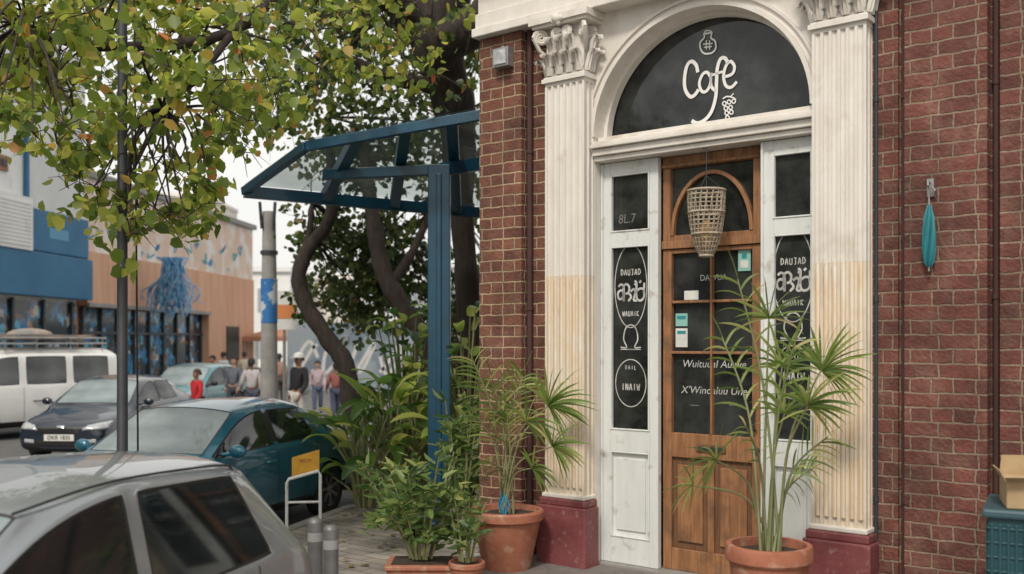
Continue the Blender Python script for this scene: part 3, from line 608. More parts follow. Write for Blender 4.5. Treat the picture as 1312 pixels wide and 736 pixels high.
# ---------------------------------------------------------------- poles, bollards, sign
def pole(name,u,Y,label,cat,z0=-.18):
    b=W(u,500,Y); b.z=z0; E=empty(name,b,0,label,cat); return E,b
E,b=pole('street_lamp',157,7.7,'slim dark street lamp post rising into the tree','street lamp')
q=MB(); q.tube([(0,0,0),(0,0,.8),(0,0,.82),(0,0,5.6)],[.055,.052,.042,.034],14); q.lathe([(.09,0),(.09,.04),(.06,.06)],n=14); q.obj('post',darkm,E,smooth=True)
q=MB(); q.tube([(0,0,5.6),(0,0,6.0),(-.5,0,6.2)],.03,8); q.box(-.95,-.45,-.1,.1,6.16,6.25); q.obj('lamp_head',darkm,E,bevel=.02)
q=MB(); q.tube([(.11,.05,0),(.1,.03,2.5),(.085,0,5.5)],.008,6); q.obj('cable',black,E)
conc=M('concrete',(.34,.33,.32),(.23,.225,.22),scale=3,rough=.9,bump=.3)
E,b=pole('utility_pole',345,17,'thick grey concrete utility pole with pasted blue posters','utility pole')
q=MB(); q.tube([(0,0,0),(0,0,3),(0,0,4.3)],[.16,.13,.11],16); q.obj('shaft',conc,E,smooth=True)
q=MB(); q.lathe([(.142,-.75),(.142,-.0)],(0,0,3.15),20); q.obj('poster',M('poster_blue',(.03,.16,.42),(.5,.55,.6),scale=3,rough=.6,lo=.5,hi=.56),E,smooth=True)
q=MB(); q.lathe([(.15,-.03),(.15,.03)],(0,0,3.6),16); q.obj('steel_band',darkm,E)
for sx_ in (-.1,.1):
    q=MB(); q.tube([(sx_,-.1,4.0),(sx_*1.3,-.12,4.45)],.03,6); q.obj('bracket',darkm,E)
E,b=pole('direction_sign',364,18,'small white and orange street sign on a thin post','sign')
q=MB(); q.tube([(0,.03,0),(0,.03,2.9)],.03,8); q.obj('post',metal,E,smooth=True)
q=MB(); q.box(-.24,.24,0,.02,2.3,3.0); q.obj('panel',M('sign_white',(.66,.66,.64),rough=.5),E)
q=MB(); q.box(-.23,.23,-.008,0,2.5,2.75); q.obj('orange_stripe',M('sign_orange',(.6,.22,.07),rough=.5),E)
for i,(u,Y,zt) in enumerate(((404,6.7,.74),(424,6.45,.74))):
    b=W(u,600,Y); b.z=-.06; E=tag(bpy.data.objects.new('bollard',None),'short grey galvanised steel bollard on the pavement edge','bollard','bollards on the pavement edge'); COL.objects.link(E); E.location=b
    q=MB(); q.lathe([(.05,0),(.05,zt+.0),(.046,zt+.015),(.03,zt+.03),(.001,zt+.034)],n=18); q.lathe([(.085,0),(.085,.015),(.05,.02)],n=18); q.obj('post',M('galvanised',(.2,.2,.2),(.12,.12,.12),rough=.5,metal=.4),E,smooth=True)
    q=MB(); q.lathe([(.0515,zt-.12),(.0515,zt-.06)],n=18); q.obj('reflective_band',M('band',(.3,.3,.3),rough=.3),E,smooth=True)
b=W(389,600,10.3); b.z=-.06
E=empty('yellow_sign',b,.12,'small yellow notice board on a white tubular stand','sign')
q=MB(); q.tube([(-.17,0,0),(-.17,0,.50),(-.15,0,.54),(.15,0,.62),(.17,0,.58),(.17,0,0)],.017,8); q.tube([(-.17,0,.3),(.17,0,.3)],.013,8); q.tube([(-.17,-.18,0),(-.17,.18,0)],.014,8); q.tube([(.17,-.18,0),(.17,.18,0)],.014,8); q.obj('stand',white2,E,smooth=True)
q=MB(); q.add([(-.12,.03,.55),(.16,.03,.60),(.16,.03,.84),(-.12,.03,.76)],[(0,1,2,3)]); o=q.obj('board',M('sign_yellow',(.60,.33,.03),(.5,.25,.02),scale=8,rough=.5),E); sd=o.modifiers.new('s','SOLIDIFY'); sd.thickness=.012
q=MB(); text_mesh(q,'NIO ST',lambda p:(p.x+.02,.014,p.y+.725),.035,0,.8,.01); q.obj('sign_lettering',M('sign_red',(.3,.05,.02),rough=.6),E)
# ---------------------------------------------------------------- plants
palm_m=leaf_mat('palm_leaf',[(0,(.08,.14,.03)),(.5,(.17,.25,.06)),(.85,(.30,.35,.11)),(1,(.45,.40,.18))],trans=.4)
shrub_m=leaf_mat('shrub_leaf',[(0,(.05,.10,.03)),(.5,(.12,.19,.05)),(.9,(.25,.31,.10)),(1,(.40,.40,.15))],trans=.4)
big_m=leaf_mat('broad_leaf',[(0,(.035,.08,.02)),(.4,(.09,.17,.035)),(.75,(.26,.34,.07)),(1,(.46,.46,.12))],trans=.45,rough=.3)
stemm=M('green_stem',(.17,.21,.09),(.25,.23,.12),scale=10,rough=.6)
def blade(mb,p,d,L_,w,droop,n=5,twist=0):
    d=Vector(d).normalized(); s=d.cross(Vector((0,0,1))); s=s.normalized() if s.length>.05 else Vector((1,0,0))
    s=(Matrix.Rotation(twist,3,d)@s)
    vs=[];pos=Vector(p);dd=d.copy()
    for i in range(n+1):
        t=i/n; ww=w*(math.sin(math.pi*(.12+.88*t))**.7 if t<1 else 0)+.0005
        up=s.cross(dd)
        vs+=[pos-s*ww/2+up*ww*.12,pos,pos+s*ww/2+up*ww*.12]; pos=pos+dd*L_/n; dd=(dd+Vector((0,0,-droop/n))).normalized()
    mb.add(vs,[(3*i+a,3*i+a+1,3*i+4+a,3*i+3+a) for i in range(n) for a in (0,1)])
def pot(E,rt,rb,h):
    q=MB(); q.lathe([(.001,0),(rb,0),(rb*1.02,.02),(rt*.93,h*.8),(rt*.94,h*.82),(rt,h*.83),(rt*1.03,h*.85),(rt*1.03,h*.97),(rt,h),(rt*.88,h),(rt*.86,h*.9),(.001,h*.9)],n=36); q.obj('pot',terra,E,smooth=True,ang=28)
    q=MB(); q.lathe([(.001,h*.935),(rt*.5,h*.93),(rt*.86,h*.91)],n=20); q.obj('soil',soil,E,smooth=True)
def palm(base,label,rt,rb,h,fr):
    E=empty('potted_palm',base,0,label,'potted plant'); pot(E,rt,rb,h)
    st=MB(); lf=MB()
    for (tx,ty,tz,nl,ll,wd,kind) in fr:
        a=Vector((random.uniform(-.07,.07),random.uniform(-.07,.07),h*.9)); e=Vector((tx,ty,tz))
        mid=a.lerp(e,.55)+Vector((-(tx)*.22,-(ty)*.22,.1)); P=crom([a,mid,e],8); st.tube(P,list(np.linspace(.011,.005,len(P))),6)
        d=(P[-1]-P[-2]).normalized()
        if kind=='fan':
            d=(d+Vector((math.copysign(.5,tx) if abs(tx)>.12 else 0,-.1,-.1))).normalized()
            s=d.cross(Vector((.1,1,.35))).normalized(); u=s.cross(d)
            for k in range(nl):
                an=(k/(nl-1)-.5)*R(190); dd=d*math.cos(an)+s*math.sin(an)+u*random.uniform(-.16,.16); blade(lf,e,dd,ll*random.uniform(.85,1.15)*(1-.22*abs(an)/2),wd,random.uniform(.5,1.1),6,R(55)+random.uniform(-.5,.5))
        else:
            for k in range(nl*2):
                t=k/(nl*2); x=.5+.5*t; i=min(int(x*(len(P)-1)),len(P)-2); fr_=x*(len(P)-1)-i; pp=P[i].lerp(P[i+1],fr_); s=d.cross(Vector((.1,1,.3))).normalized()*(1 if k%2 else -1); dd=(d*.8+s*.75+Vector((0,random.uniform(-.3,.3),.05))); blade(lf,pp,dd,ll*(1-.3*t)*random.uniform(.85,1.1),wd,random.uniform(.7,1.5),6,R(50)+random.uniform(-.5,.5))
            blade(lf,e,d,ll*.8,wd,.6)
    st.obj('stems',stemm,E,smooth=True); lf.obj('fronds',palm_m,E,fix=False)
    return E
rp=W(985,700,6.55); rp.z=-.06
def off(u,v,Y): p=W(u,v,Y); return tuple(p-rp)
frs=[(*off(945,358,6.5),6,.28,.019,'fea'),(*off(985,408,6.4),14,.30,.020,'fan'),(*off(1018,440,6.2),8,.28,.020,'fea'),(*off(1052,475,6.5),26,.38,.023,'fan'),(*off(1035,520,6.2),20,.33,.021,'fan'),
     (*off(925,432,6.7),6,.24,.018,'fea'),(*off(918,590,6.2),14,.34,.013,'fan'),(*off(1042,600,6.8),7,.25,.014,'fea'),(*off(1005,530,6.5),13,.28,.02,'fan'),(*off(888,622,6.3),11,.27,.012,'fan'),(*off(1002,470,6.6),14,.31,.021,'fan'),
     (*off(955,545,6.1),5,.22,.014,'fea'),(*off(1060,560,6.4),8,.28,.016,'fea')]
palm(rp,'tall feathery palm in a round terracotta pot before the door',.275,.19,.63,frs)
rp=LB(-.26,.55,0)
frs=[(*off(606,462,8.2),10,.32,.022,'fea'),(*off(632,492,8.3),9,.30,.022,'fea'),(*off(702,520,8.2),24,.40,.026,'fan'),(*off(708,572,8.0),18,.33,.025,'fan'),(*off(650,535,8.3),8,.27,.02,'fea'),(*off(670,482,8.4),11,.32,.022,'fea'),(*off(682,600,8.0),12,.26,.02,'fan'),(*off(622,590,8.1),7,.24,.018,'fea'),(*off(675,540,8.1),14,.32,.022,'fan'),(*off(612,535,8.2),9,.27,.02,'fea')]
palm(rp,'young spiky palm in a wide terracotta pot on the doorstep',.305,.20,.49,frs)
q=MB(); c=rp+Vector((-.02,-.2,.45)) 
for k in range(12):
    a=random.uniform(0,6.28); q.tube([(0,0,0),(.05*math.cos(a),.05*math.sin(a),.1),(.03*math.cos(a+1),.03*math.sin(a+1),.16+random.uniform(0,.06))],[.003,.004,.003],5)
E=empty('blue_twine_bundle',c,0,'small bundle of blue twine stuck in the plant pot','twine'); q.obj('strands',M('blue_plastic',(.03,.25,.42),rough=.4),E)
def shrub(base,label,r,zmin,zmax,nst,nl,size,mat,potfn=None,asp=.55,kind='shrub'):
    E=empty(kind,base,0,label,'plant'); st=MB(); V=[]
    if potfn: potfn(E)
    for i in range(nst):
        a=random.uniform(0,6.28); rr=r*random.random()**.5; hgt=random.uniform(zmin,zmax); e=Vector((rr*math.cos(a),rr*math.sin(a),hgt)); s0=Vector((e.x*.25,e.y*.25,.25))
        P=crom([s0,s0.lerp(e,.5)+Vector((0,0,.08)),e],5); st.tube(P,list(np.linspace(.012,.004,len(P))),5)
        pts=[];dr=[]
        for k in range(nl):
            t=.3+.7*random.random(); p=P[min(int(t*len(P)),len(P)-1)]; an=random.uniform(0,6.28)
            pts.append(p+Vector((random.gauss(0,.03),random.gauss(0,.03),random.gauss(0,.03)))+Vector(base)); dr.append((math.cos(an),math.sin(an),random.uniform(-.2,.7)))
        V.append(leaf_arrays(np.array([tuple(p) for p in pts]),rng.uniform(size*.6,size*1.3,nl),asp,dirs=np.array(dr)))
    st.obj('stems',stemm,E,smooth=True); leaf_obj('leaves',np.concatenate(V),mat,E,base); return E
def trough(E):
    q=MB(); q.box(-.26,.26,-.17,.17,.02,.20); q.box(-.28,.28,-.19,.19,.18,.22); q.obj('planter',terra,E,bevel=.012)
    q=MB(); q.box(-.23,.23,-.14,.14,.22,.23); q.obj('soil',soil,E)
bp=W(541,700,7.9); bp.z=-.06
shrub(bp,'bushy green shrub in a brown rectangular planter',.38,.35,1.12,22,20,.13,shrub_m,trough,.42,'potted_shrub')
bp=W(598,700,7.75); bp.z=-.06
shrub(bp,'leafy shrub in a small terracotta pot',.2,.4,.95,9,17,.12,shrub_m,lambda E:pot(E,.14,.10,.25),.42,'potted_shrub')
bp=W(505,650,9.3); bp.z=-.06
shrub(bp,'low spreading green shrub growing on the pavement edge',.34,.2,.85,16,22,.13,shrub_m,asp=.42)
bp=W(590,600,9.7); bp.z=-.06
shrub(bp,'upright shrub behind the potted plants',.3,.6,1.45,18,26,.13,shrub_m,asp=.42)
def broad(base,label,n,Lr,zr,w,seed,spread=.5):
    random.seed(seed); E=empty('broad_leaf_plant',base,0,label,'plant'); st=MB(); lf=MB()
    for i in range(n):
        a=random.uniform(0,6.28); r_=random.uniform(.1,spread); h=random.uniform(*zr); e=Vector((r_*math.cos(a),r_*math.sin(a),h)); P=crom([Vector((e.x*.2,e.y*.2,0)),Vector((e.x*.5,e.y*.5,h*.6)),e],5)
        st.tube(P,list(np.linspace(.018,.008,len(P))),6); d=Vector((math.cos(a),math.sin(a),random.uniform(.3,1.3))); blade(lf,e,d,random.uniform(*Lr),w*random.uniform(.6,1.2),random.uniform(.8,2),8,random.uniform(-.6,.6))
    st.obj('stems',stemm,E,smooth=True); lf.obj('leaves',big_m,E,fix=False); return E
for (u,Y,lab,n,zr,w,sd,Lr) in ((468,11.8,'broad leaved plant with arching bright green leaves',36,(.3,1.2),.17,3,(.3,.65)),(503,11.9,'dark glossy broad leaved plant by the shelter',38,(.4,1.5),.2,5,(.35,.7)),(540,12.2,'tall broad leaved plant behind the shelter post',34,(.6,2.0),.18,9,(.3,.6)),(596,11.2,'tall broad leaved plant growing at the wall corner',44,(.8,2.4),.13,11,(.25,.5)),(520,13.0,'bright yellow-green leafy plant',80,(.8,2.3),.13,13,(.2,.4)),(452,13.2,'low leafy plant near the tree base',40,(.2,1.0),.12,17,(.2,.45))):
    p=W(u,600,Y); p.z=-.06; broad(p,lab,n,Lr,zr,w,sd)
random.seed(21)
# ---------------------------------------------------------------- cars
def car(name,C,head,paint,label,stn,wheels,spec,wr=.32,sub=2,group='cars parked along the kerb',z0=-.18,pil=None):
    E=empty(name,(C[0],C[1],z0),math.atan2(head[1],head[0]),label,'car' if name!='parked_van' else 'van',group)
    K=10; rings=[]
    for st in stn:
        x,w_,zb,zs,zm,mode=st[:6]; 
        if mode=='h':
            zh=st[6]; up=[(w_*.96,zh-.10),(w_*.92,zh-.045),(w_*.82,zh-.015),(w_*.7,zh),(w_*.38,zh+.012),(0,zh+.018)]; xo=[0]*10
        elif mode=='b':
            zt=st[6]; up=[(w_*.97,zt-.02),(w_*.95,zt+.005),(w_*.90,zt+.025),(w_*.81,zt+.04),(w_*.45,zt+.05),(0,zt+.055)]; bo=st[7]; xo=[0]*6+[0,bo*.25,bo*.8,bo]
        else:
            zbelt,zr,zt,wr_=st[6:10]; ln=st[10] if len(st)>10 else 0; bo=st[11] if len(st)>11 else 0
            up=[(w_*.97,zbelt),(w_*.95,zbelt+.022),(wr_,zr),(wr_-.05,zr+.04),(wr_*.5,zt-.008),(0,zt)]; xo=[0,0,0,ln*.5,ln,ln,0,bo*.3,bo*.8,bo]
        half=[(0,zb),(w_*.86,zb),(w_*.985,zs),(w_,zm)]+up
        ring=[Vector((x+xo[k],y,z)) for k,(y,z) in enumerate(half)]
        ring+=[Vector((x+xo[k],-half[k][0],half[k][1])) for k in range(K-2,0,-1)]
        rings.append(ring)
    n=2*K-2; vs=[p for r_ in rings for p in r_]; fs=[];ms=[]
    def sidek(j): return j if j<K-1 else n-1-j
    for i in range(len(rings)-1):
        tg=spec[i]
        for j in range(n):
            k=sidek(j); fs.append((i*n+j,i*n+(j+1)%n,(i+1)*n+(j+1)%n,(i+1)*n+j)); m=0
            if k in (0,1): m=4
            if 's' in tg and k==5: m=1
            if 'p' in tg and k==5: m=0 if pil else 4
            if 'W' in tg and k>=7: m=2
            if 'R' in tg and k>=7: m=3
            ms.append(m)
    for ri,rev in ((0,False),(len(rings)-1,True)):
        o=ri*n
        for k in range(K-1):
            a,b_=k,k+1; c_=(n-b_)%n; d=(n-a)%n
            f=[o+a,o+b_]+([o+c_] if c_!=b_ else [])+([o+d] if d!=a else [])
            fs.append(tuple(f) if rev else tuple(f[::-1])); ms.append(0)
    mats=[paint,carglass,carglass,carglass,black,black]
    me=bpy.data.meshes.new('tmp'); me.from_pydata(vs,[],fs)
    for mt in mats: me.materials.append(mt)
    me.polygons.foreach_set('material_index',ms)
    bm=bmesh.new(); bm.from_mesh(me); bmesh.ops.recalc_face_normals(bm,faces=bm.faces)
    cl_=bm.edges.layers.float.get('crease_edge') or bm.edges.layers.float.new('crease_edge')
    cv_=bm.verts.layers.float.get('crease_vert') or bm.verts.layers.float.new('crease_vert')
    for e in bm.edges:
        mm={f.material_index for f in e.link_faces}
        if len(mm)>1 and mm&{1,2,3}: e[cl_]=.9
    for v in bm.verts:
        if any(sum(1 for f in v.link_faces if f.material_index==mi)==1 for mi in (1,2,3)): v[cv_]=.72
    bm.to_mesh(me); bm.free()
    ob=bpy.data.objects.new('tmp',me); COL.objects.link(ob)
    s=ob.modifiers.new('s','SUBSURF'); s.levels=sub; s.render_levels=sub
    ct=MB()
    for wx in wheels:
        for sg in (-1,1): ct.lathe([(.001,sg*.52),(wr*1.17,sg*.52),(wr*1.17,sg*1.2),(.001,sg*1.2)],(wx,0,wr),40,'y',5)
    cu=ct.obj('tmpcut',mats); cu.hide_render=True
    bo=ob.modifiers.new('b','BOOLEAN'); bo.object=cu; bo.operation='DIFFERENCE'; bo.solver='EXACT'
    bpy.context.view_layer.update(); dg=bpy.context.evaluated_depsgraph_get()
    fin=bpy.data.meshes.new_from_object(ob.evaluated_get(dg)); bpy.data.objects.remove(ob); bpy.data.objects.remove(cu)
    bm=bmesh.new(); bm.from_mesh(fin)
    for mi in (1,2,3):
        fl=[f for f in bm.faces if f.material_index==mi]
        if fl:
            rs=bmesh.ops.inset_region(bm,faces=fl,thickness=.016,depth=-.003,use_even_offset=True)
            for f in rs['faces']: f.material_index=4
    bvh=BVHTree.FromBMesh(bm); bm.verts.ensure_lookup_table()
    groups={}
    for f in bm.faces:
        c_=f.calc_center_median(); m=f.material_index
        key={0:'body',2:'windshield',3:'rear_window',4:'trim',5:'wheel_well'}.get(m)
        if m==1:
            segs=[stn[i][0] for i in range(len(spec)) if 'p' in spec[i]]
            key='side_window%d%s'%(sum(1 for s_ in segs if c_.x<s_-.03),'L' if c_.y>0 else 'R')
        groups.setdefault(key,[]).append(f)
    for key,fl in groups.items():
        mb=MB(); mp={}; vs=[]; ff=[]
        for f in fl:
            idx=[]
            for v in f.verts:
                if v.index not in mp: mp[v.index]=len(vs); vs.append(v.co.copy())
                idx.append(mp[v.index])
            ff.append(idx)
        mb.add(vs,ff); nm='side_window' if key.startswith('side') else key
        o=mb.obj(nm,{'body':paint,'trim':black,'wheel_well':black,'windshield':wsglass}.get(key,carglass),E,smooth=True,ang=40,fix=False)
    bm.free(); bpy.data.meshes.remove(fin)
    if name!='parked_van':
        for sx_ in (.1,-.85):
            for sy in (.36,-.36):
                q=MB(); q.box(sx_-.3,sx_+.2,sy-.24,sy+.24,.42,.56); q.beam((sx_-.27,sy,.5),(sx_-.42,sy,1.02),.46,.1,up=Vector((1,0,0))); q.ball((sx_-.45,sy,1.13),.11,10,0,(.5,1,.75)); q.obj('seat',seatm,E,smooth=True)
        q=MB(); q.box(.62,.95,-.7,.7,.7,.86); q.obj('dashboard',seatm,E,bevel=.05)
        q=MB(); q.tube([(.5+.05*math.sin(a),.36+.18*math.cos(a),.9+.17*math.sin(a)) for a in [2*math.pi*i/20 for i in range(21)]],.014,6); q.obj('steering_wheel',black,E,smooth=True)
    ty=MB(); W_=.2; r=wr
    ty.lathe([(r*.62,-W_/2),(r*.9,-W_/2),(r*.98,-W_/2+.02),(r,-W_/2+.05),(r,W_/2-.05),(r*.98,W_/2-.02),(r*.9,W_/2),(r*.62,W_/2)],n=36,axis='y')
    tyo=None;rmo=None
    rm_=MB(); rm_.lathe([(r*.64,W_/2),(r*.64,W_/2-.02),(r*.6,W_/2-.03),(r*.58,.0),(.001,.0)],n=36,axis='y'); rm_.lathe([(r*.16,.0),(r*.15,W_/2-.015),(.001,W_/2-.012)],n=20,axis='y')
    for k in range(7):
        a=2*math.pi*k/7; rm_.beam((r*.12*math.cos(a),W_/2-.035,r*.12*math.sin(a)),(r*.61*math.cos(a),W_/2-.025,r*.61*math.sin(a)),.035,.03,up=Vector((0,1,0)))
    for wx in wheels:
        for sgn in (1,-1):
            wy=sgn*(stn[4][1]-.12)
            we=bpy.data.objects.new('wheel',None); COL.objects.link(we); we.parent=E; we.location=(wx,wy,wr); we.rotation_euler=(0,random.uniform(0,1),0 if sgn>0 else math.pi)
            if tyo is None: tyo=ty.obj('tyre',rubber,we,smooth=True); rmo=rm_.obj('rim',rimm,we,smooth=True)
            else:
                for s_ in (tyo,rmo):
                    d=s_.copy(); d.parent=we; COL.objects.link(d)
    def side(pts,wd,sgn,name_,mat,nn=10):
        q=MB(); pp=crom([Vector(p) for p in pts],nn); vsx=[]
        for i,p in enumerate(pp):
            d=pp[min(i+1,len(pp)-1)]-pp[max(i-1,0)]; d.normalize(); t=Vector((-d.y,d.x))*wd/2
            for s_ in (1,-1):
                a=p+t*s_; h=bvh.ray_cast(Vector((a.x,sgn*3,a.y)),Vector((0,-sgn,0)))[0]
                if h is None: h=Vector((a.x,sgn*.8,a.y))
                vsx.append(h+Vector((0,sgn*.002,0)))
        q.add(vsx,[(2*i,2*i+1,2*i+3,2*i+2) for i in range(len(pp)-1)]); return q.obj(name_,mat,E,smooth=True)
    def patch(c4,axis,name_,mat,off_=.004,nu=10,nv=6):
        q=MB(); vsx=[]
        a,b_,c_,d=[Vector(p) for p in c4]
        for i in range(nu+1):
            for j in range(nv+1):
                u_=i/nu;v_=j/nv; p=(a*(1-u_)+b_*u_)*(1-v_)+(d*(1-u_)+c_*u_)*v_
                if abs(axis[0])>0: org=Vector((axis[0]*4,p.x,p.y)); dr=Vector((-axis[0],0,0))
                else: org=Vector((p.x,axis[1]*3,p.y)); dr=Vector((0,-axis[1],0))
                h=bvh.ray_cast(org,dr)[0]
                if h is None: h=org+dr*(abs(axis[0])*2+abs(axis[1])*2.2)
                e=0 if (i in(0,nu) or j in (0,nv)) else off_
                vsx.append(h-dr*(e+.0015))
        q.add(vsx,[(i*(nv+1)+j,(i+1)*(nv+1)+j,(i+1)*(nv+1)+j+1,i*(nv+1)+j+1) for i in range(nu) for j in range(nv)]); return q.obj(name_,mat,E,smooth=True)
    return dict(E=E,side=side,patch=patch,bvh=bvh)
def carpaint(name,c,metal_=.3,rough=.3): return M(name,c,tuple(x*.88 for x in c),scale=2,rough=rough,metal=metal_,coat=.9)
fr=[(2.16,.62,.27,.34,.48,'h',.60),(2.10,.74,.21,.31,.50,'h',.67),(1.92,.82,.18,.29,.53,'h',.75),(1.45,.85,.18,.27,.58,'h',.84),(1.06,.86,.18,.27,.6,'h',.90)]
sedan=fr+[(.95,.86,.18,.27,.6,'b',.92,.12),(.27,.86,.18,.27,.6,'c',.92,1.31,1.40,.63,0,.1),(-.12,.86,.18,.27,.6,'c',.93,1.35,1.45,.64),(-.2,.86,.18,.27,.6,'c',.93,1.35,1.45,.64),(-.88,.86,.18,.27,.6,'c',.95,1.33,1.44,.63,-.12),(-1.05,.86,.18,.27,.6,'c',.96,1.28,1.41,.61,-.1,-.05),(-1.62,.85,.18,.27,.6,'b',.97,-.06),(-1.74,.84,.18,.27,.6,'h',1.00),(-2.08,.79,.22,.3,.6,'h',.97),(-2.17,.70,.3,.36,.58,'h',.88)]
sspec=['','','','','','Ws','s','p','s','','R','','','']
hatch=fr+[(1.0,.84,.18,.27,.6,'b',.88,.12),(.30,.84,.18,.27,.6,'c',.88,1.36,1.45,.66,0,.1),(-.20,.84,.18,.27,.6,'c',.88,1.42,1.51,.68),(-.26,.84,.18,.27,.6,'c',.88,1.42,1.51,.68),(-1.06,.84,.18,.27,.6,'c',.90,1.39,1.49,.665,-.22),(-1.26,.84,.18,.27,.6,'c',.92,1.34,1.45,.63,-.18,-.06),(-1.66,.82,.18,.27,.6,'b',.90,-.08),(-1.74,.8,.2,.29,.58,'h',.84),(-1.80,.76,.25,.34,.56,'h',.76)]
hspec=['','','','','','Ws','s','p','s','','R','','']
def common(c,doors,zb=.93,hw=.86,mx=.78,paint=None,nose=True):
    sd=c['side'];pt=c['patch'];E=c['E']
    for sg in (1,-1):
        for pts in doors: sd(pts,.008,sg,'door_seam',black)
        sd([(1.1,.33),(.0,.32),(-1.0,.33)],.02,sg,'sill_strip',black,6)
        for hx in (-.02,-.9):
            h=c['bvh'].ray_cast(Vector((hx,sg*3,.80)),Vector((0,-sg,0)))[0] or Vector((hx,sg*hw,.80))
            q=MB(); q.tube([(hx-.09,h.y,.80),(hx-.07,h.y+sg*.025,.802),(hx+.07,h.y+sg*.025,.802),(hx+.09,h.y,.80)],.012,8); q.obj('door_handle',black if paint is None else paint,E,smooth=True)
        q=MB(); q.ball((mx-.02,sg*(hw+.09),.99),.1,12,0,(.55,1.0,.68)); q.tube([(mx,sg*(hw-.1),.95),(mx-.01,sg*(hw+.04),.97)],.022,8); q.obj('mirror',paint or black,E,smooth=True)
    if nose:
        for sg in (1,-1):
            pt([(sg*.38,.575),(sg*.76,.60),(sg*.78,.73),(sg*.46,.665)],(1,0),'headlight',lampglass,.02)
            pt([(sg*.45,.36),(sg*.62,.37),(sg*.62,.43),(sg*.45,.42)],(1,0),'fog_lamp',lampglass,.006)
        pt([(-.34,.52),(.34,.52),(.36,.63),(-.36,.63)],(1,0),'grille',black,.006)
        for z in (.545,.575,.605): pt([(-.33,z-.004),(.33,z-.004),(.33,z+.005),(-.33,z+.005)],(1,0),'grille_bar',chrome,.014,10,2)
        pt([(-.5,.3),(.5,.3),(.46,.4),(-.46,.4)],(1,0),'lower_grille',black,.005)
        pt([(-.07,.615),(.07,.615),(.07,.66),(-.07,.66)],(1,0),'badge',chrome,.01,4,3)
    for sg in (1,-1):
        pt([(sg*.5,.66),(sg*.76,.66),(sg*.75,.80),(sg*.52,.80)],(-1,0),'tail_lamp',redlens,.012)
sd_doors=[[(.95,.9),(.97,.6),(.9,.34)],[(-.17,.93),(-.15,.6),(-.15,.34)],[(-1.0,.95),(-.98,.75),(-.75,.5),(-.72,.34)]]
silver=carpaint('silver_paint',(.28,.305,.325),.45,.32)
c=car('parked_car',(-2.43,4.43),(-.3,-.954),silver,'silver hatchback parked nose towards the viewer',hatch,(1.33,-1.16),hspec,sub=3,pil=True)
common(c,sd_doors[:2]+[[(-1.1,.90),(-1.06,.75),(-.8,.5),(-.76,.34)]],hw=.84,paint=silver)
for sg in (1,-1):
    q=MB(); q.tube(crom([(.36,sg*.605,1.403),(-.2,sg*.625,1.459),(-1.0,sg*.61,1.433),(-1.2,sg*.58,1.39)],5),.006,6); q.obj('roof_seam',black,c['E'],smooth=True)
bluep=carpaint('blue_paint',(.014,.13,.20),.2,.3)
c=car('parked_car',(-3.38,10.91),(-.32,-.947),bluep,'blue sedan with pale windscreen parked beside the pavement',sedan,(1.36,-1.32),sspec)
common(c,sd_doors,paint=bluep)
darkp=carpaint('dark_paint',(.01,.018,.034),.0,.25)
c=car('parked_car',(-7.55,19.0),(-.05,-1.0),darkp,'dark navy sedan facing the street with chrome grille',sedan,(1.36,-1.32),sspec)
common(c,sd_doors,paint=darkp)
q=MB(); q.box(2.165,2.18,-.26,.26,.40,.51); q.obj('number_plate',plate,c['E'],bevel=.003)
q=MB(); text_mesh(q,'DKR 1835',lambda p:(2.183,p.x,p.y+.455),.07,0,.95,.01); q.obj('plate_lettering',black,c['E'])
c=car('parked_car',(-8.6,27.0),(-.15,-.99),carpaint('teal_car',(.08,.24,.27),.1),'pale teal car parked further down the street',hatch,(1.33,-1.12),hspec)
common(c,sd_doors[:2],hw=.83)
vanw=carpaint('van_white',(.76,.76,.74),0,.35)
vn=[(2.2,.7,.3,.38,.55,'h',.86),(2.12,.8,.25,.36,.6,'h',.95),(1.9,.86,.22,.34,.65,'h',1.03),(1.6,.88,.22,.34,.7,'b',1.08,.1),(1.05,.88,.22,.34,.7,'c',1.12,1.74,1.88,.76,0,.08),(.35,.88,.22,.34,.7,'c',1.12,1.78,1.96,.78),(.22,.88,.22,.34,.7,'c',1.12,1.78,1.96,.78),(-.75,.88,.22,.34,.7,'c',1.12,1.78,1.96,.78),(-.88,.88,.22,.34,.7,'c',1.12,1.78,1.96,.78),(-1.8,.88,.22,.34,.7,'c',1.12,1.77,1.95,.78),(-2.06,.87,.22,.34,.7,'c',1.12,1.74,1.93,.77,0,-.02),(-2.16,.86,.25,.36,.7,'b',1.1,-.03),(-2.2,.84,.3,.4,.66,'h',1.04)]
vspec=['','','','Ws','s','p','s','p','s','','R','']
c=car('parked_van',(-11.0,22.0),(-.55,-.835),vanw,'white van with loaded roof rack parked on the street',vn,(1.4,-1.35),vspec,pil=True)
common(c,[[(1.1,1.1),(1.12,.6),(1.0,.4)],[(.28,1.1),(.28,.6),(.28,.4)]],hw=.9,mx=1.4)
q=MB()
for x in (-1.7,-.9,-.1,.6): q.beam((x,-.7,2.06),(x,.7,2.06),.03,.03)
for y in (-.7,.7):
    q.tube([(-1.8,y,2.04),(.8,y,2.04)],.02,6); q.tube([(-1.8,y,2.16),(.8,y,2.16)],.02,6)
    for x in (-1.7,-.9,-.1,.6): q.tube([(x,y,1.86),(x,y,2.16)],.015,6)
q.obj('roof_rack',metal,c['E'],smooth=True)
E=empty('roof_load',(-11.0,22.0,1.9),c['E'].rotation_euler.z,'bundled boards and tarpaulin tied on the van roof rack','cargo'); q=MB()
for k in range(9): q.beam((-1.6+random.uniform(-.1,.1),-.6+k*.14,.03+random.uniform(0,.12)),(.6+random.uniform(-.2,.2),-.6+k*.15,.04+random.uniform(0,.14)),.12,.05)
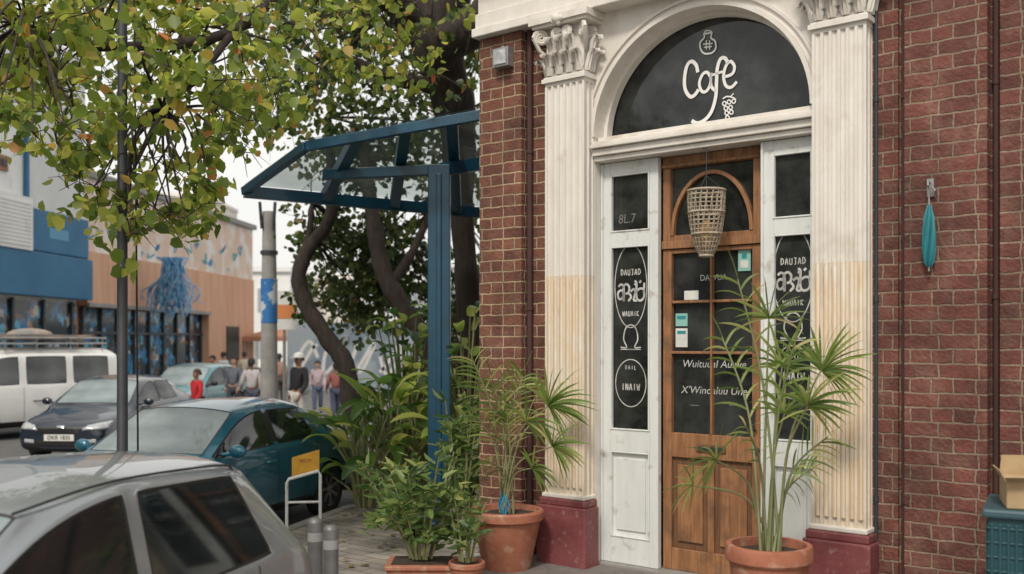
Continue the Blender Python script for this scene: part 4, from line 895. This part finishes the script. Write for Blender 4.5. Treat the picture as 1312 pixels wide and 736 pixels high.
q.ball((-.3,.1,.16),.5,12,0,(1,.8,.28)); q.obj('boards',M('cargo',(.4,.3,.22),(.2,.2,.2),scale=2,rough=.8),E)
# ---------------------------------------------------------------- background street buildings
BAn=math.atan2(1,.09)
ox,oy=-12.84,30.0
def bempty(name,label): return empty(name,(ox,oy,-.06),BAn,label,'building')
wall_w=M('render_white',(.80,.80,.78),(.72,.72,.71),scale=1.2,rough=.85,bump=.2,c3=(.55,.53,.5),s3=2,t3=(.6,.75))
bluew=M('blue_cladding',(.02,.12,.24),(.03,.16,.30),scale=.8,rough=.6)
pinkw=M('weathered_pink',(.72,.58,.48),(.66,.48,.38),scale=1.0,rough=.9,stretch=(1,1,.35),c3=(.75,.73,.7),s3=1.2,t3=(.48,.6))
copper=M('copper_wall',(.66,.40,.27),(.56,.30,.19),scale=1.2,rough=.8,stretch=(3,3,.3))
shopm=shop_mat('shop_display')
E=bempty('shop_building','white corrugated building with blue fascia and ground floor shop')
q=MB(); q.box(-14,-.02,.02,9,3.2,10.5); q.box(-14,-.02,.3,9,0,3.2); q.obj('wall',wall_w,E)
q=MB(); q.box(-3.1,-.05,-.12,.02,4.45,5.6); q.box(-14,-.05,-.25,.02,3.2,4.4); q.box(-3.25,-3.12,-.1,.02,5.6,10.5); q.obj('fascia',bluew,E,bevel=.02)
q=MB(); q.box(-5.2,-3.3,-.3,.02,4.4,5.8)
for k in range(12): q.box(-5.1,-3.4,-.33,-.3,4.5+k*.1,4.55+k*.1)
q.obj('air_vent',wall_w,E)
q=MB(); q.box(-5.2,-4.0,-.04,.02,6.4,6.8,0)
for k in range(4): q.box(-5.1+k*.27,-4.9+k*.27,-.06,-.04,6.5,6.7,1)
q.obj('small_window',[wood,darkm],E)
q=MB(); q.box(-14,-.1,.24,.3,.1,3.1); q.obj('shop_window',shopm,E)
q=MB()
for k in range(10): q.box(-14+k*1.5,-13.9+k*1.5,.16,.24,.05,3.15)
q.obj('window_mullion',darkm,E)
q=MB(); pts=[]
for k in range(75):
    x=-3.1+k*.041; pts.append((x,-.03 if k%2 else .012))
q.prism(pts+[(-.03,.02),(-3.1,.02)],5.62,10.45); q.obj('corrugated_cladding',M('cladding_white',(.74,.75,.75),(.66,.67,.67),scale=1,rough=.6),E)
q=MB(); q.box(-2.2,-1.2,-.128,-.12,4.85,5.15); q.obj('fascia_panel',M('pale_blue_panel',(.1,.3,.45),rough=.6),E)
E=bempty('shop_building','weathered pink and copper building with dark shopfront windows')
q=MB(); q.box(.0,14.5,.04,9,4.7,7.0); q.obj('wall',pinkw,E)
q=MB(); q.box(.0,9.4,-.05,.04,3.1,4.7); q.box(9.4,14.5,-.02,8.8,0,4.7); q.box(0,9.4,.4,9,0,3.1); q.obj('copper_wall',copper,E)
q=MB(); q.box(.0,14.6,-.12,.2,6.95,7.15); q.box(0,9.4,-.12,-.05,3.02,3.14); q.obj('parapet',conc,E)
q=MB(); q.box(.3,9.3,.3,.36,.1,3.0); q.obj('shop_window',shopm,E)
q=MB()
for k in range(9): q.box(.25+k*1.12,.33+k*1.12,.22,.32,.05,3.05)
q.box(.2,9.4,.22,.32,2.2,2.28); q.obj('window_mullion',darkm,E)
q=MB(); q.box(11.2,12.6,-.06,0,.05,2.6); q.obj('doorway',black,E)
q=MB()
for k in range(26):
    x=.3+k*.52+random.uniform(-.2,.2); z=random.uniform(4.8,6.0)
    P=crom([Vector((x+random.uniform(-.3,.3),z+random.uniform(-.2,.2))) for t in range(5)],4); q.ribbon([tuple(p) for p in P],random.uniform(.05,.13),lambda p:(p.x,.032,p.y),k%3)
q.obj('wall_graffiti',[M('graf_blue',(.03,.25,.5),rough=.7),M('graf_white',(.6,.6,.6),rough=.7),M('graf_teal',(.08,.35,.4),rough=.7)],E)
c0=W(222,330,33.5); E=empty('hanging_blue_strips',(c0.x,c0.y,c0.z-1.9),0,'tangled bunch of blue plastic strips hanging on a wall','decoration'); q=MB()
for k in range(80):
    a=random.gauss(0,.42);b_=random.gauss(0,.15); q.tube(crom([(a*.6,b_,1.9),(a*.4+random.gauss(0,.15),b_,1.4),(a+random.gauss(0,.1),b_,.8),(a*1.1+random.gauss(0,.1),b_,random.uniform(-.2,.5))],4),.026,4)
q.obj('strips',M('blue_strip',(.03,.16,.38),(.2,.38,.52),scale=5,rough=.5),E)
E=empty('shop_building',(ox,oy,-.06),BAn,'long plain pale building with regular windows across the road','building')
q=MB(); q.box(-60,-14.05,.0,8,0,7.5); q.obj('wall',M('far_cream',(.50,.47,.43),(.42,.40,.37),scale=.6,rough=.9),E)
for z in (1,4.2):
    q=MB()
    for k in range(18): q.box(-58+k*2.45,-56.8+k*2.45,-.05,0,z,z+1.8)
    q.obj('window_row',M('far_window_b',(.05,.06,.07),rough=.2),E)
E=empty('mural_wall',(0,42,-.18),0,'grey-blue boundary wall with pale painted curves','wall')
q=MB(); x0=W(368,0,42).x;x1=W(640,0,42).x; q.box(x0,x1,0,.3,0,2.9); q.obj('wall',M('mural_blue',(.14,.18,.22),(.24,.28,.31),scale=.6,rough=.85,lo=.45,hi=.55),E)
q=MB()
for k in range(7):
    xc=x0+.8+k*1.2; P=crom([Vector((xc+.5*math.cos(t*1.3+k),1.4+.7*math.sin(t*1.7+k))) for t in range(6)],6); q.ribbon(P,.14,lambda p:(p.x,-.005,p.y))
q.obj('painted_curves',M('mural_white',(.5,.5,.5),rough=.8),E)
farm=[M('far_wall_a',(.76,.76,.75),(.68,.68,.68),scale=.3,rough=.9),M('far_wall_b',(.76,.70,.64),(.66,.62,.58),scale=.3,rough=.9),M('far_wall_c',(.66,.69,.72),rough=.9)]
for k,(ua,ub,vt,Y) in enumerate(((250,372,345,64),(366,470,355,70),(465,560,330,60),(550,700,340,66),(-200,260,250,80))):
    a=W(ua,vt,Y);b_=W(ub,vt,Y); E=empty('distant_building',((a.x+b_.x)/2,Y,-.18),0,'pale distant town building with rows of windows','building'); hw=(b_.x-a.x)/2; hz=a.z
    q=MB(); q.box(-hw,hw,0,10,0,hz); q.box(-hw-.1,hw+.1,-.2,10,hz,hz+.3); q.obj('wall',farm[k%3],E)
    q=MB(); nx=max(2,int(hw*2/2.4))
    for i in range(nx):
        for j in range(int(hz/3)):
            x=-hw+(i+.5)*2*hw/nx; q.box(x-.55,x+.55,-.05,0,1+j*3,2.5+j*3)
    if q.v: q.obj('windows',M('far_window',(.32,.35,.37),rough=.2),E)
for (u,Y,cm_,lab) in ((362,44,(.42,.2,.12),'orange-brown market canopy'),(296,46,(.2,.3,.42),'dusty blue market canopy')):
    p=W(u,500,Y); p.z=-.18; E=empty('market_stall',p,0,lab+' on thin posts','stall'); q=MB()
    q.add([(-1.5,-1,2.3),(1.5,-1,2.3),(1.5,1,2.3),(-1.5,1,2.3),(0,0,2.8)],[(0,1,4),(1,2,4),(2,3,4),(3,0,4)]); q.box(-1.5,1.5,-1.02,-1,2.1,2.3); q.obj('canopy',M('canopy',cm_,rough=.8),E)
    q=MB(); [q.tube([(x,y,0),(x,y,2.3)],.03,6) for x in (-1.45,1.45) for y in (-.95,.95)]; q.obj('frame',metal,E)
    q=MB(); q.box(-1.4,1.4,-.8,-.2,.1,.9); q.obj('counter',wood,E)
# ---------------------------------------------------------------- people
skinc=[(.26,.13,.085),(.12,.06,.035),(.38,.22,.15)]
skm=[M('skin%d'%i,c,rough=.5) for i,c in enumerate(skinc)]
def skinmesh(name,nodesd,edges,mat,E,sub=1,root=0):
    ks=list(nodesd); me=bpy.data.meshes.new(name); me.from_pydata([nodesd[k][0] for k in ks],[(ks.index(a),ks.index(b)) for a,b in edges],[])
    ob=bpy.data.objects.new(name,me); COL.objects.link(ob); ob.parent=E; me.materials.append(mat)
    ob.modifiers.new('k','SKIN')
    for i,k in enumerate(ks):
        r=nodesd[k][1]; me.skin_vertices[0].data[i].radius=(r,r) if not hasattr(r,'__len__') else r
        me.skin_vertices[0].data[i].use_root=(i==root)
    ob.modifiers[0].use_smooth_shade=True; s=ob.modifiers.new('s','SUBSURF'); s.levels=sub; s.render_levels=sub+1
    return ob
cloth={}
def cm(c):
    if c not in cloth: cloth[c]=M('cloth_%d'%len(cloth),c,tuple(x*.75 for x in c),scale=8,rough=.85,bump=.3,bscale=20)
    return cloth[c]
def person(u,Y,rot,top,legs,hair,sk,label,hgt=1.0,stride=.12,armf=.1,hat=None,z0=-.18):
    p=W(u,500,Y); p.z=z0; E=empty('person',p,rot,label,'person'); E.scale=(hgt,)*3
    s=stride; N_={'pel':((0,0,.95),.12),'sp':((0,0,1.12),.105),'ch':((0,.0,1.3),(.15,.11)),'nb':((0,-.01,1.46),.065),'nk':((0,0,1.53),.05),'h1':((0,.015,1.59),.065),'h2':((0,.01,1.665),.083),'h3':((0,0,1.73),.06),'ns':((0,.1,1.625),.013)}
    Ed=[('pel','sp'),('sp','ch'),('ch','nb'),('nb','nk'),('nk','h1'),('h1','h2'),('h2','h3'),('h1','ns')]
    for sg,nm in ((1,'l'),(-1,'r')):
        f=s*sg; a=armf*-sg+.04
        N_['s'+nm]=((.17*sg,-.01,1.41),.058);N_['e'+nm]=((.235*sg,a*.4-.04,1.14),.042);N_['w'+nm]=((.24*sg,a+.08,.92),.028);N_['p'+nm]=((.24*sg,a+.11,.86),(.036,.02))
        Ed+=[('ch','s'+nm),('s'+nm,'e'+nm),('e'+nm,'w'+nm),('w'+nm,'p'+nm)]
        for k in range(4):
            y=a+.08+k*.02; N_['f%d'%k+nm]=((.237*sg,y+.01,.815),.009); N_['g%d'%k+nm]=((.22*sg,y+.02,.775-.008*(1.5-abs(k-1.5))),.008); Ed+=[('p'+nm,'f%d'%k+nm),('f%d'%k+nm,'g%d'%k+nm)]
        N_['t'+nm]=((.215*sg,a+.16,.85),.009); Ed+=[('p'+nm,'t'+nm)]
        N_['hp'+nm]=((.09*sg,0,.88),.085);N_['k'+nm]=((.1*sg,f*.5+.03,.5),.056);N_['a'+nm]=((.1*sg,f-.02,.1),.038);N_['o'+nm]=((.11*sg,f+.13,.045),.034)
        Ed+=[('pel','hp'+nm),('hp'+nm,'k'+nm),('k'+nm,'a'+nm),('a'+nm,'o'+nm)]
    skinmesh('body',N_,Ed,sk,E)
    J={}
    for k,ex in (('pel',.03),('sp',.035),('ch',.03),('nb',.02),('sl',.03),('sr',.03),('el',.024),('er',.024),('wl',.02),('wr',.02)):
        c_,r=N_[k]; J[k]=(c_,tuple(x+ex for x in r) if hasattr(r,'__len__') else r+ex)
    skinmesh('jacket',J,[('pel','sp'),('sp','ch'),('ch','nb'),('ch','sl'),('ch','sr'),('sl','el'),('sr','er'),('el','wl'),('er','wr')],cm(top),E)
    J={}
    for k,ex in (('pel',.02),('hpl',.022),('hpr',.022),('kl',.026),('kr',.026),('al',.03),('ar',.03)):
        c_,r=N_[k]; J[k]=(c_,r+ex)
    skinmesh('trousers',J,[('pel','hpl'),('pel','hpr'),('hpl','kl'),('hpr','kr'),('kl','al'),('kr','ar')],cm(legs),E)
    for sg in (1,-1):
        q=MB(); c_=N_['o'+('l' if sg>0 else 'r')][0]; q.ball((c_[0],c_[1]-.05,.045),.09,10,0,(.5,1.35,.5)); q.obj('shoe',cm((.03,.03,.03)),E,smooth=True)
    q=MB(); q.ball((0,-.02,1.685),.108,14,0,(.95,1.02,.95))
    q.v=[(x,y-(.03 if z<1.66 else 0),max(z,1.62) if y<.03 else max(z,1.70)) for x,y,z in q.v]; q.obj('hair',cm(hair),E,smooth=True)
    for sg in (1,-1):
        q=MB(); q.ball((.032*sg,.085,1.655),.011,8); q.obj('eye',black,E,smooth=True)
        q=MB(); q.ball((.09*sg,0,1.64),.024,8,0,(.4,.8,1.2)); q.obj('ear',sk,E,smooth=True)
    if hat:
        q=MB(); q.lathe([(.115,.0),(.118,.04),(.1,.09),(.05,.115),(.001,.12)],(0,0,1.69),16); q.box(-.07,.07,.08,.2,1.695,1.705); q.obj('cap',cm(hat),E,smooth=True)
    return E
K3=(.015,.015,.018); HB=(.02,.015,.012)
person(383,22.0,2.6,K3,(.5,.48,.44),HB,skm[0],'person in black jacket, pale trousers and white cap, standing',1.02,.06,.1,(.65,.65,.63))
person(322,24.5,.5,(.50,.46,.46),(.06,.07,.1),HB,skm[1],'person in light top walking along the street',.94,.18)
person(300,26,2.9,(.12,.13,.16),(.04,.045,.06),HB,skm[2],'person in dark grey jacket walking',.96,.15)
person(252,21.5,2.4,(.50,.02,.03),(.05,.05,.07),(.06,.03,.02),skm[0],'person in bright red hooded top',.84,.1)
person(272,29,2.8,(.10,.12,.16),(.05,.05,.07),HB,skm[0],'person in navy jacket standing by the shops',.95,.1)
person(358,33,0.2,(.35,.2,.15),(.07,.06,.05),HB,skm[1],'person in brown top crossing the street',.95,.18)
person(407,29,3.3,(.45,.35,.38),(.08,.1,.16),HB,skm[2],'person in pale pink top and jeans walking',.86,.16)
person(286,35,1.0,(.5,.5,.48),(.05,.05,.06),HB,skm[0],'person in white shirt walking in the street',.97,.15)
person(430,27,0.4,(.30,.10,.09),(.06,.07,.12),HB,skm[1],'person in red shirt and dark jeans walking',.85,.15)
person(313,38,0.4,(.45,.4,.3),(.06,.07,.12),HB,skm[0],'person in tan jacket walking away',.95,.15)
person(440,36,.3,(.2,.2,.22),(.1,.1,.12),HB,skm[0],'person in grey coat walking away',.96,.12)
# fallen leaves
n=900; P=np.stack([rng.uniform(-5,2.5,n),rng.uniform(5,16,n),-.05*np.ones(n)],1)
kx=np.interp(P[:,1],[k[1] for k in kerb],[k[0] for k in kerb]); P[:,2]=np.where(P[:,0]<kx+.0,-.172,-.046); P=P[(P[:,0]<kx-.05)|(P[:,0]>kx+.2)]
dr=rng.normal(size=(len(P),3)); dr[:,2]=0.02
d=dr/np.linalg.norm(dr,axis=1)[:,None]; s=np.cross(d,[0,0,1.0]); sz=rng.uniform(.05,.09,len(P))[:,None,None]
V=(P[:,None,:]+sz*(T_OV[None,:,0,None]*s[:,None,:]+T_OV[None,:,1,None]*d[:,None,:]+np.abs(T_OV[None,:,2,None])*np.array([0,0,1.0]))).reshape(-1,3)
o=leaf_obj('fallen_leaves',V,leaf_mat('dry_leaf',[(0,(.12,.07,.03)),(.6,(.2,.16,.04)),(1,(.3,.2,.06))],trans=.2),None,(0,0,0)); o['kind']='stuff'; tag(o,'scattered dry leaves lying on road and pavement','leaves')
